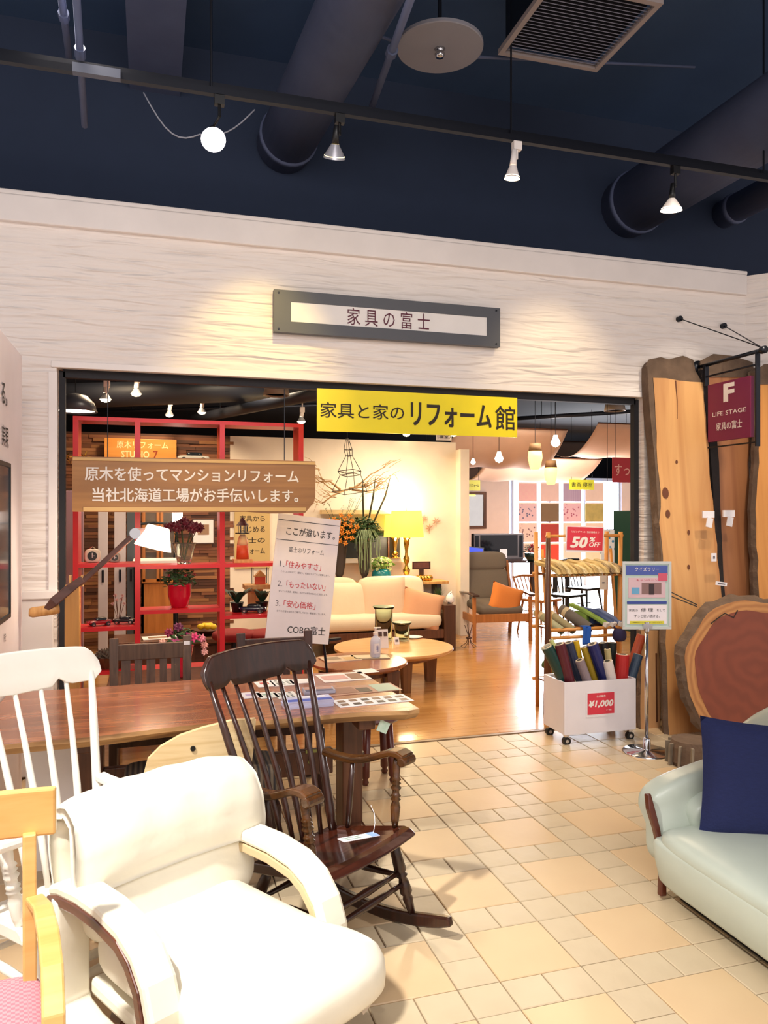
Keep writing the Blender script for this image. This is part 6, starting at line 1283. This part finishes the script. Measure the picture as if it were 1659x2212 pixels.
lettering(t, '¥1,000', .0, .272, .185, .05, WINK, -dd/2-.0055, .03, shear=.2); lettering(t, '合皮端布', .0, .325, .07, .016, WINK, -dd/2-.0055, .005); lettering(t, '(一巻)', .06, .228, .04, .011, WINK, -dd/2-.0055, .003)
rolls = [('dark green', '0E3A34', (1182, 1396), (1222, 1475), .045, 4.72), ('pale lime', 'C8D08A', (1190, 1382), (1240, 1475), .016, 4.70), ('maroon', '5A1624', (1208, 1391), (1230, 1475), .040, 4.69), ('slate navy', '2C3450', (1228, 1388), (1254, 1475), .034, 4.76), ('bright yellow', 'D8B020', (1243, 1384), (1262, 1475), .024, 4.80), ('mustard', 'B8982C', (1262, 1398), (1286, 1475), .026, 4.74), ('mauve grey', '8A7A80', (1252, 1426), (1270, 1475), .032, 4.66), ('royal navy', '1E2260', (1279, 1391), (1308, 1475), .040, 4.70), ('black', '14161E', (1302, 1388), (1318, 1475), .032, 4.78), ('white', 'E8DCD8', (1312, 1428), (1322, 1475), .036, 4.66), ('blackish green', '101E1C', (1322, 1388), (1330, 1475), .034, 4.84), ('red', 'B02020', (1345, 1414), (1342, 1475), .046, 4.70), ('rust brown', 'A04020', (1386, 1372), (1356, 1475), .034, 4.78), ('steel blue', '24384E', (1379, 1414), (1360, 1475), .034, 4.68), ('pale khaki', 'B8A878', (1312, 1402), (1320, 1475), .022, 4.72)]
for nm, col, pt, pb, r, Y in rolls:
    top = at(pt[0], pt[1], Y); md = at(pb[0], pb[1], Y); ax = (md-top); L = (top.z-.10)/(-ax.z/ax.length); ax.normalize(); end = top+ax*L
    if end.x < xa_+r+.02 or end.x > xb_-r-.02: end.x = min(max(end.x, xa_+r+.02), xb_-r-.02)
    m = mat('leather_'+col, col, .38, bump=.1, bscale=60)
    t = thing('leather_roll', nm+' leather roll standing in the white bin', 'leather roll', end, group='leather rolls in the white bin'); v = top-end; d = v.normalized()
    b = MB(); b.tube([(0, 0, 0), v], r, 18, caps=True); b.build('roll', m, t, smooth=False); b = MB(); b.tube([v-d*.001, v+d*.002], r*.82, 16); b.build('end_lining', mat('leather_backing', 'C8B8A0', .9), t); b = MB(); b.tube([v, v+d*.004], r*.5, 12); b.build('hollow_shade', BLACK, t)  # black disc paints the shade inside the open roll end
    if nm in ('maroon', 'royal navy'): q = v*.45; b = MB(); b.tube([q-d*.002, q+d*.002], r*1.03, 16); b.build('tie_string', PAPER, t)

# ------------------------------------------------------------------ poster stand
p = fl(1397, 1626); ps = p; t = thing('poster_stand', 'chrome pole stand with a framed blue and white poster', 'poster stand', (p.x, p.y, 0), radians(-16))
b = MB(); b.lathe([(.155, 0), (.158, .006), (.150, .014), (.03, .022), (.026, .03), (.024, .09), (.014, .10)], seg=40); b.build('base', CHROME, t, smooth=True)
b = MB(); b.tube([(0, 0, .05), (0, 0, .81)], .0125, 16); b.build('pole', CHROME, t, smooth=True)
b = MB(); b.tube([(0, 0, .80), (0, 0, .86)], .018, 14); b.box((0, -.01, .835), (.06, .03, .03)); b.build('clamp', CHROME, t)
w_, h_, zc = .322, .445, 1.035; FR = mat('silver_frame', 'D0D4D2', .35, .3)
for (x, z, ww, hh_) in ((0, h_/2-.008, w_, .016), (0, -h_/2+.008, w_, .016), (-w_/2+.008, 0, .016, h_-.034), (w_/2-.008, 0, .016, h_-.034)): b = MB(); b.box((x, 0, zc+z), (ww, .014, hh_)); b.build('frame_bar', FR, t)
b = MB(); b.box((0, .002, zc), (w_-.03, .006, h_-.03)); b.build('backing', mat('pale_green_paper', 'BCD0C8', .5), t)
def pp(nm, x, z, ww, hh_, c, y=-.003): b = MB(); b.box((x, y, zc+z), (ww, .002, hh_)); return b.build(nm, mat('print_'+c, c, .5), t)
pp('print', 0, .165, .275, .062, '4A5CA8'); pp('print', 0, .05, .245, .13, 'D8B8C0'); pp('print', .03, .045, .13, .075, '8A6A68', -.004); pp('print', .03, .04, .035, .07, '3A2A2E', -.005); pp('print', -.075, .03, .05, .042, '6AA8D0', -.005); pp('print', .105, .12, .06, .05, 'D05870', -.005)
pp('print', 0, -.048, .262, .018, '3A4C9A', -.004); pp('print', 0, -.125, .262, .125, 'F0E8EE'); pp('print', 0, -.178, .225, .02, 'D8D040', -.0045)
lettering(t, 'クイズラリー', 0, zc+.172, .16, .026, WINK, -.0052, .003); lettering(t, '家具の', -.09, zc-.098, .06, .018, INK, -.0052, .003); lettering(t, '修 理', .0, zc-.096, .08, .024, INK, -.0052, .004); lettering(t, 'をして', .092, zc-.098, .055, .016, INK, -.0052, .003); lettering(t, 'ずっと使い続ける。', .0, zc-.137, .17, .020, INK, -.0052, .002); lettering(t, '家具修理キャンペーン実施中 詳しくはスタッフまで', 0, zc-.178, .19, .008, INK, -.0062, 0); lettering(t, 'キャンペーン', .0, zc+.10, .14, .014, mat('pink_ink', 'C83A58'), -.0062, .002)

# ------------------------------------------------------------------ leaning slabs, tree slice, wall lamps
def slab(label, outline, Yb_, lean, th, m, bark, rings=None, name='wood_slab', cut=None):
    # outline in photograph pixels, each on the leaning plane
    def onp(px, py):
        Y = Yb_
        for _ in range(12): q = at(px, py, Y); Y = Yb_+max(q.z, 0)*tan(lean)
        return Vector((q.x, 0, q.z/cos(lean)))
    P = [onp(*p) for p in outline]; cx_ = sum(p.x for p in P)/len(P); base = min(p.z for p in P)
    t = thing(name, label, 'wood slab', (cx_, Yb_, 0)); t.rotation_euler = (-lean, 0, 0)
    poly = [(p.x-cx_, p.z) for p in P]; fine = []
    for i in range(len(poly)):
        a, c = poly[i], poly[(i+1) % len(poly)]; n = max(1, int(((a[0]-c[0])**2+(a[1]-c[1])**2)**.5/.09))
        for k in range(n): u = k/n; j = .008*(1 if n > 1 and k else 0); fine.append((a[0]+(c[0]-a[0])*u+random.uniform(-j, j), a[1]+(c[1]-a[1])*u+random.uniform(-j, j)))
    b = MB(); n = len(fine); vs = [(x, 0, z) for x, z in fine]+[(x*1.06+random.uniform(-.006, .006), th*.5, z) for x, z in fine]+[(x*1.02, th, z) for x, z in fine]
    b.add(vs, []); b.f.append(list(range(n))); b.m.append(0); b.f.append(list(range(3*n-1, 2*n-1, -1))); b.m.append(1)
    for i in range(n):
        j = (i+1) % n; b.f += [[i, i+n, j+n, j], [i+n, i+2*n, j+2*n, j+n]]; b.m += [1, 1]
    b.build('board', [m, bark], t); return t, cx_, onp
SL1 = mat('light_slab_wood', 'D8A468', .5, col2='B87E48', kind='wood', scale=1.8, axis=2, bump=.1, bscale=10); SL2 = mat('brown_slab_wood', 'A87048', .5, col2='8A5434', kind='wood', scale=2.0, axis=2); SL3 = mat('orange_slab_wood', 'DE9A50', .5, col2='C88038', kind='wood', scale=2.0, axis=2)
lean = radians(6.5)
t, cxs, onp = slab('tall light wood slab with bark edge and rough top, nearest the opening', [(1411, 816), (1416, 900), (1420, 1000), (1427, 1060), (1424, 1130), (1432, 1200), (1436, 1300), (1440, 1420), (1446, 1590), (1600, 1590), (1568, 1400), (1556, 1260), (1545, 1150), (1540, 1080), (1532, 1000), (1525, 900), (1519, 826)], 4.62, lean, .07, SL1, BARK)
P = [onp(*p) for p in [(1399, 790), (1405, 778), (1430, 773), (1448, 778), (1462, 774), (1478, 770), (1498, 778), (1502, 800), (1519, 830), (1411, 820)]]
b = MB(); b.prism([(q.x-cxs, q.z) for q in P], .012, .085); b.build('bark_end', BARK, t, bevel=.01)
P = [onp(*p) for p in [(1399, 790), (1411, 818), (1416, 900), (1421, 1000), (1428, 1060), (1425, 1130), (1433, 1200), (1436, 1290), (1433, 1290), (1428, 1180), (1422, 1100), (1416, 1000), (1404, 880)]]
b = MB(); b.prism([(q.x-cxs, q.z) for q in P], .004, .085); b.build('bark_edge', BARK, t)
for (px, py, r) in ((1437, 1065, .028), (1442, 1110, .02), (1487, 1150, .012), (1461, 998, .010), (1487, 1225, .012)):
    q = onp(px, py); b = MB(); b.lathe([(0, -.002), (r*.6, -.001), (r, .0015)], seg=14); kb = b.build('knot', mat('dark_knot', '6A3A20', .7), t); kb.location = (q.x-cxs, -.003, q.z); kb.rotation_euler = (pi/2, 0, 0); kb.scale = (1, 1.5, 1)
q1, q2_ = onp(1459, 822), onp(1463, 905); b = MB(); b.sweep([(q1.x-cxs, -.001, q1.z), ((q1.x+q2_.x)/2-cxs+.006, -.001, (q1.z+q2_.z)/2), (q2_.x-cxs, -.001, q2_.z)], [.012, .006, .001], .004, (0, 1, 0)); b.build('crack', mat('dark_knot', '6A3A20'), t)
t, cx2, onp2 = slab('brown wood slab with a dark bark edge behind the maroon sign', [(1515, 790), (1530, 880), (1548, 960), (1553, 1080), (1556, 1200), (1570, 1330), (1580, 1560), (1660, 1560), (1640, 1330), (1628, 1200), (1622, 1100), (1617, 1000), (1624, 880), (1626, 800)], 4.70, radians(5), .08, SL2, BARK)
P = [onp2(*p) for p in [(1513, 782), (1540, 768), (1580, 772), (1622, 785), (1626, 812), (1515, 812)]]; b = MB(); b.prism([(q.x-cx2, q.z) for q in P], -.01, .09); b.build('bark_end', BARK, t, bevel=.01)
P = [onp2(*p) for p in [(1512, 800), (1520, 800), (1542, 900), (1551, 1000), (1554, 1100), (1561, 1255), (1575, 1400), (1580, 1560), (1562, 1560), (1556, 1400), (1545, 1240), (1538, 1050), (1528, 930)]]; b = MB(); b.prism([(q.x-cx2, q.z) for q in P], -.012, .085); b.build('bark_edge', mat('black_bark', '2A2220', .9, bump=.6, bscale=30), t)
t, cx3, onp3 = slab('orange wood slab cut off by the right edge of the photo', [(1640, 826), (1640, 1000), (1632, 1100), (1640, 1290), (1650, 1560), (1760, 1560), (1740, 1200), (1730, 826)], 4.55, radians(5), .08, SL3, BARK)
P = [onp3(*p) for p in [(1637, 800), (1650, 790), (1700, 788), (1730, 800), (1730, 828), (1640, 828)]]; b = MB(); b.prism([(q.x-cx3, q.z) for q in P], -.006, .09); b.build('bark_end', BARK, t, bevel=.01)
t, _, _ = slab('lower light board standing at the foot of the tall slabs beside the chrome pole', [(1384, 1362), (1424, 1362), (1428, 1592), (1384, 1592)], 4.80, radians(1), .05, mat('tan_board', 'C89A6C', .5, col2='B8885A', kind='wood', scale=2, axis=2), BARK)
b = MB(); b.box((.0, -.004, .5), (.0, .0, .0)) if 0 else b.box((.05, -.002, .30), (.012, .004, .50)); b.build('edge_strip', MWOOD, t)
for k, (px, py, Y) in enumerate(((1530, 1120, 4.70), (1574, 1118, 4.72))):
    p = at(px, py, Y); t = thing('price_holder', ['white card holder with a folded card on the tall light slab', 'white card holder on the brown slab right of the first one'][k], 'card', (p.x, Y, p.z)); b = MB(); b.box((0, .0, .03), (.10, .012, .05)); b.build('card', PAPER, t); b = MB(); b.box((.0, -.012, -.03), (.05, .008, .07), (0, radians(12), 0)); b.build('folded_card', PAPER, t)
p = at(1544, 1204, 4.66); t = thing('slab_card', 'small white card at the lower right of the tall light slab', 'card', (p.x, 4.67, p.z)); b = MB(); b.box((0, 0, 0), (.045, .004, .06)); b.build('card', PAPER, t); b = MB(); b.box((0, -.003, 0), (.016, .001, .02)); b.build('print', mat('grey_ink', '6A6068'), t)
# tree slice
p = at(1622, 1428, 4.30); R_ = .51; t = thing('tree_slice', 'huge round tree slice with red heartwood and thick bark standing behind the sofa', 'wood slab', (p.x, 4.26, R_*.97), radians(-14)); t.rotation_euler = (radians(-4), 0, radians(-14))
HEART = mat('red_heartwood', '84422C', .45, col2='7A3C28', kind='rings', scale=3.0, dist=14)
n = 56; rr = [R_*(1+.022*sin(3*2*pi*k/n+1)+.015*sin(7*2*pi*k/n)+.012*sin(11*2*pi*k/n+2)) for k in range(n)]; pt = lambda f, k, y: (rr[k]*f*cos(2*pi*k/n), y, rr[k]*f*sin(2*pi*k/n))
b = MB(); b.add([pt(.83, k, -.004) for k in range(n)]+[pt(.83, k, .09) for k in range(n)], [tuple(range(n)), tuple(range(2*n-1, n-1, -1))]+[(k, (k+1) % n, (k+1) % n+n, k+n) for k in range(n)]); b.build('heartwood', HEART, t)
b = MB(); b.add([pt(.83, k, -.002) for k in range(n)]+[pt(.965, k, -.002) for k in range(n)]+[pt(.965, k, .088) for k in range(n)], [(k, (k+1) % n, (k+1) % n+n, k+n) for k in range(n)]+[(k+n, (k+1) % n+n, (k+1) % n+2*n, k+2*n) for k in range(n)]); b.build('sapwood', mat('sapwood', 'C08850', .5, col2='A87040', kind='rings', scale=8), t)
b = MB(); ks = range(n); b.add([pt(.96, k, .0) for k in ks]+[pt(1.0+.012*((k*7) % 3), k, .02) for k in ks]+[pt(1.02+.02*((k*5) % 3), k, .07) for k in ks]+[pt(1.0, k, .13) for k in ks]+[pt(.9, k, .14) for k in ks], [(k+n*i, (k+1) % n+n*i, (k+1) % n+n*(i+1), k+n*(i+1)) for i in range(4) for k in ks]); b.build('bark_ring', BARK, t)
b = MB(); b.sweep([(-.30, -.006, .33), (-.26, -.006, .36), (-.2, -.006, .40), (-.14, -.006, .37), (-.11, -.006, .42)], .006, .003, (0, 1, 0)); b.build('crack', INK, t)
t = thing('slice_tag', 'small white tag on top of the round tree slice', 'card', at(1558, 1261, 4.25)); b = MB(); b.box((0, 0, 0), (.09, .004, .025), (0, radians(8), 0)); b.build('card', PAPER, t); b = MB(); b.box((0, -.003, 0), (.06, .001, .008), (0, radians(8), 0)); b.build('print', mat('grey_ink', '6A6068'), t)
p = fl(1490, 1650); t = thing('bark_log', 'short grey log with split bark at the foot of the tree slice', 'log', (fl(1494, 1652).x, fl(1494, 1652).y, 0), radians(20)); b = MB(); b.lathe([(.12, 0), (.135, .03), (.13, .12), (.12, .16), (0, .162)], seg=22); b.build('log', BARK, t)
for k in range(12): a = k*.523; b = MB(); b.bar((.132*cos(a), .132*sin(a), .01), (.13*cos(a+.05), .13*sin(a+.05), .14), .05, .014); b.build('bark_plate', mat('pale_bark', 'A89A84', .9, col2='4A4038', scale=25, stretch=(1, 1, .3)), t)
p0, p1 = at(1441, 1275, 4.5), at(1505, 1306, 4.2); t = thing('black_rod_pair', 'pair of thin black metal rods between the poster and the tree slice', 'rod', p0)
for k in range(2): b = MB(); b.tube([(0, 0, -.03*k), p1-p0+Vector((0, 0, -.012*k))], .004, 6); b.build('rod', STEEL, t)
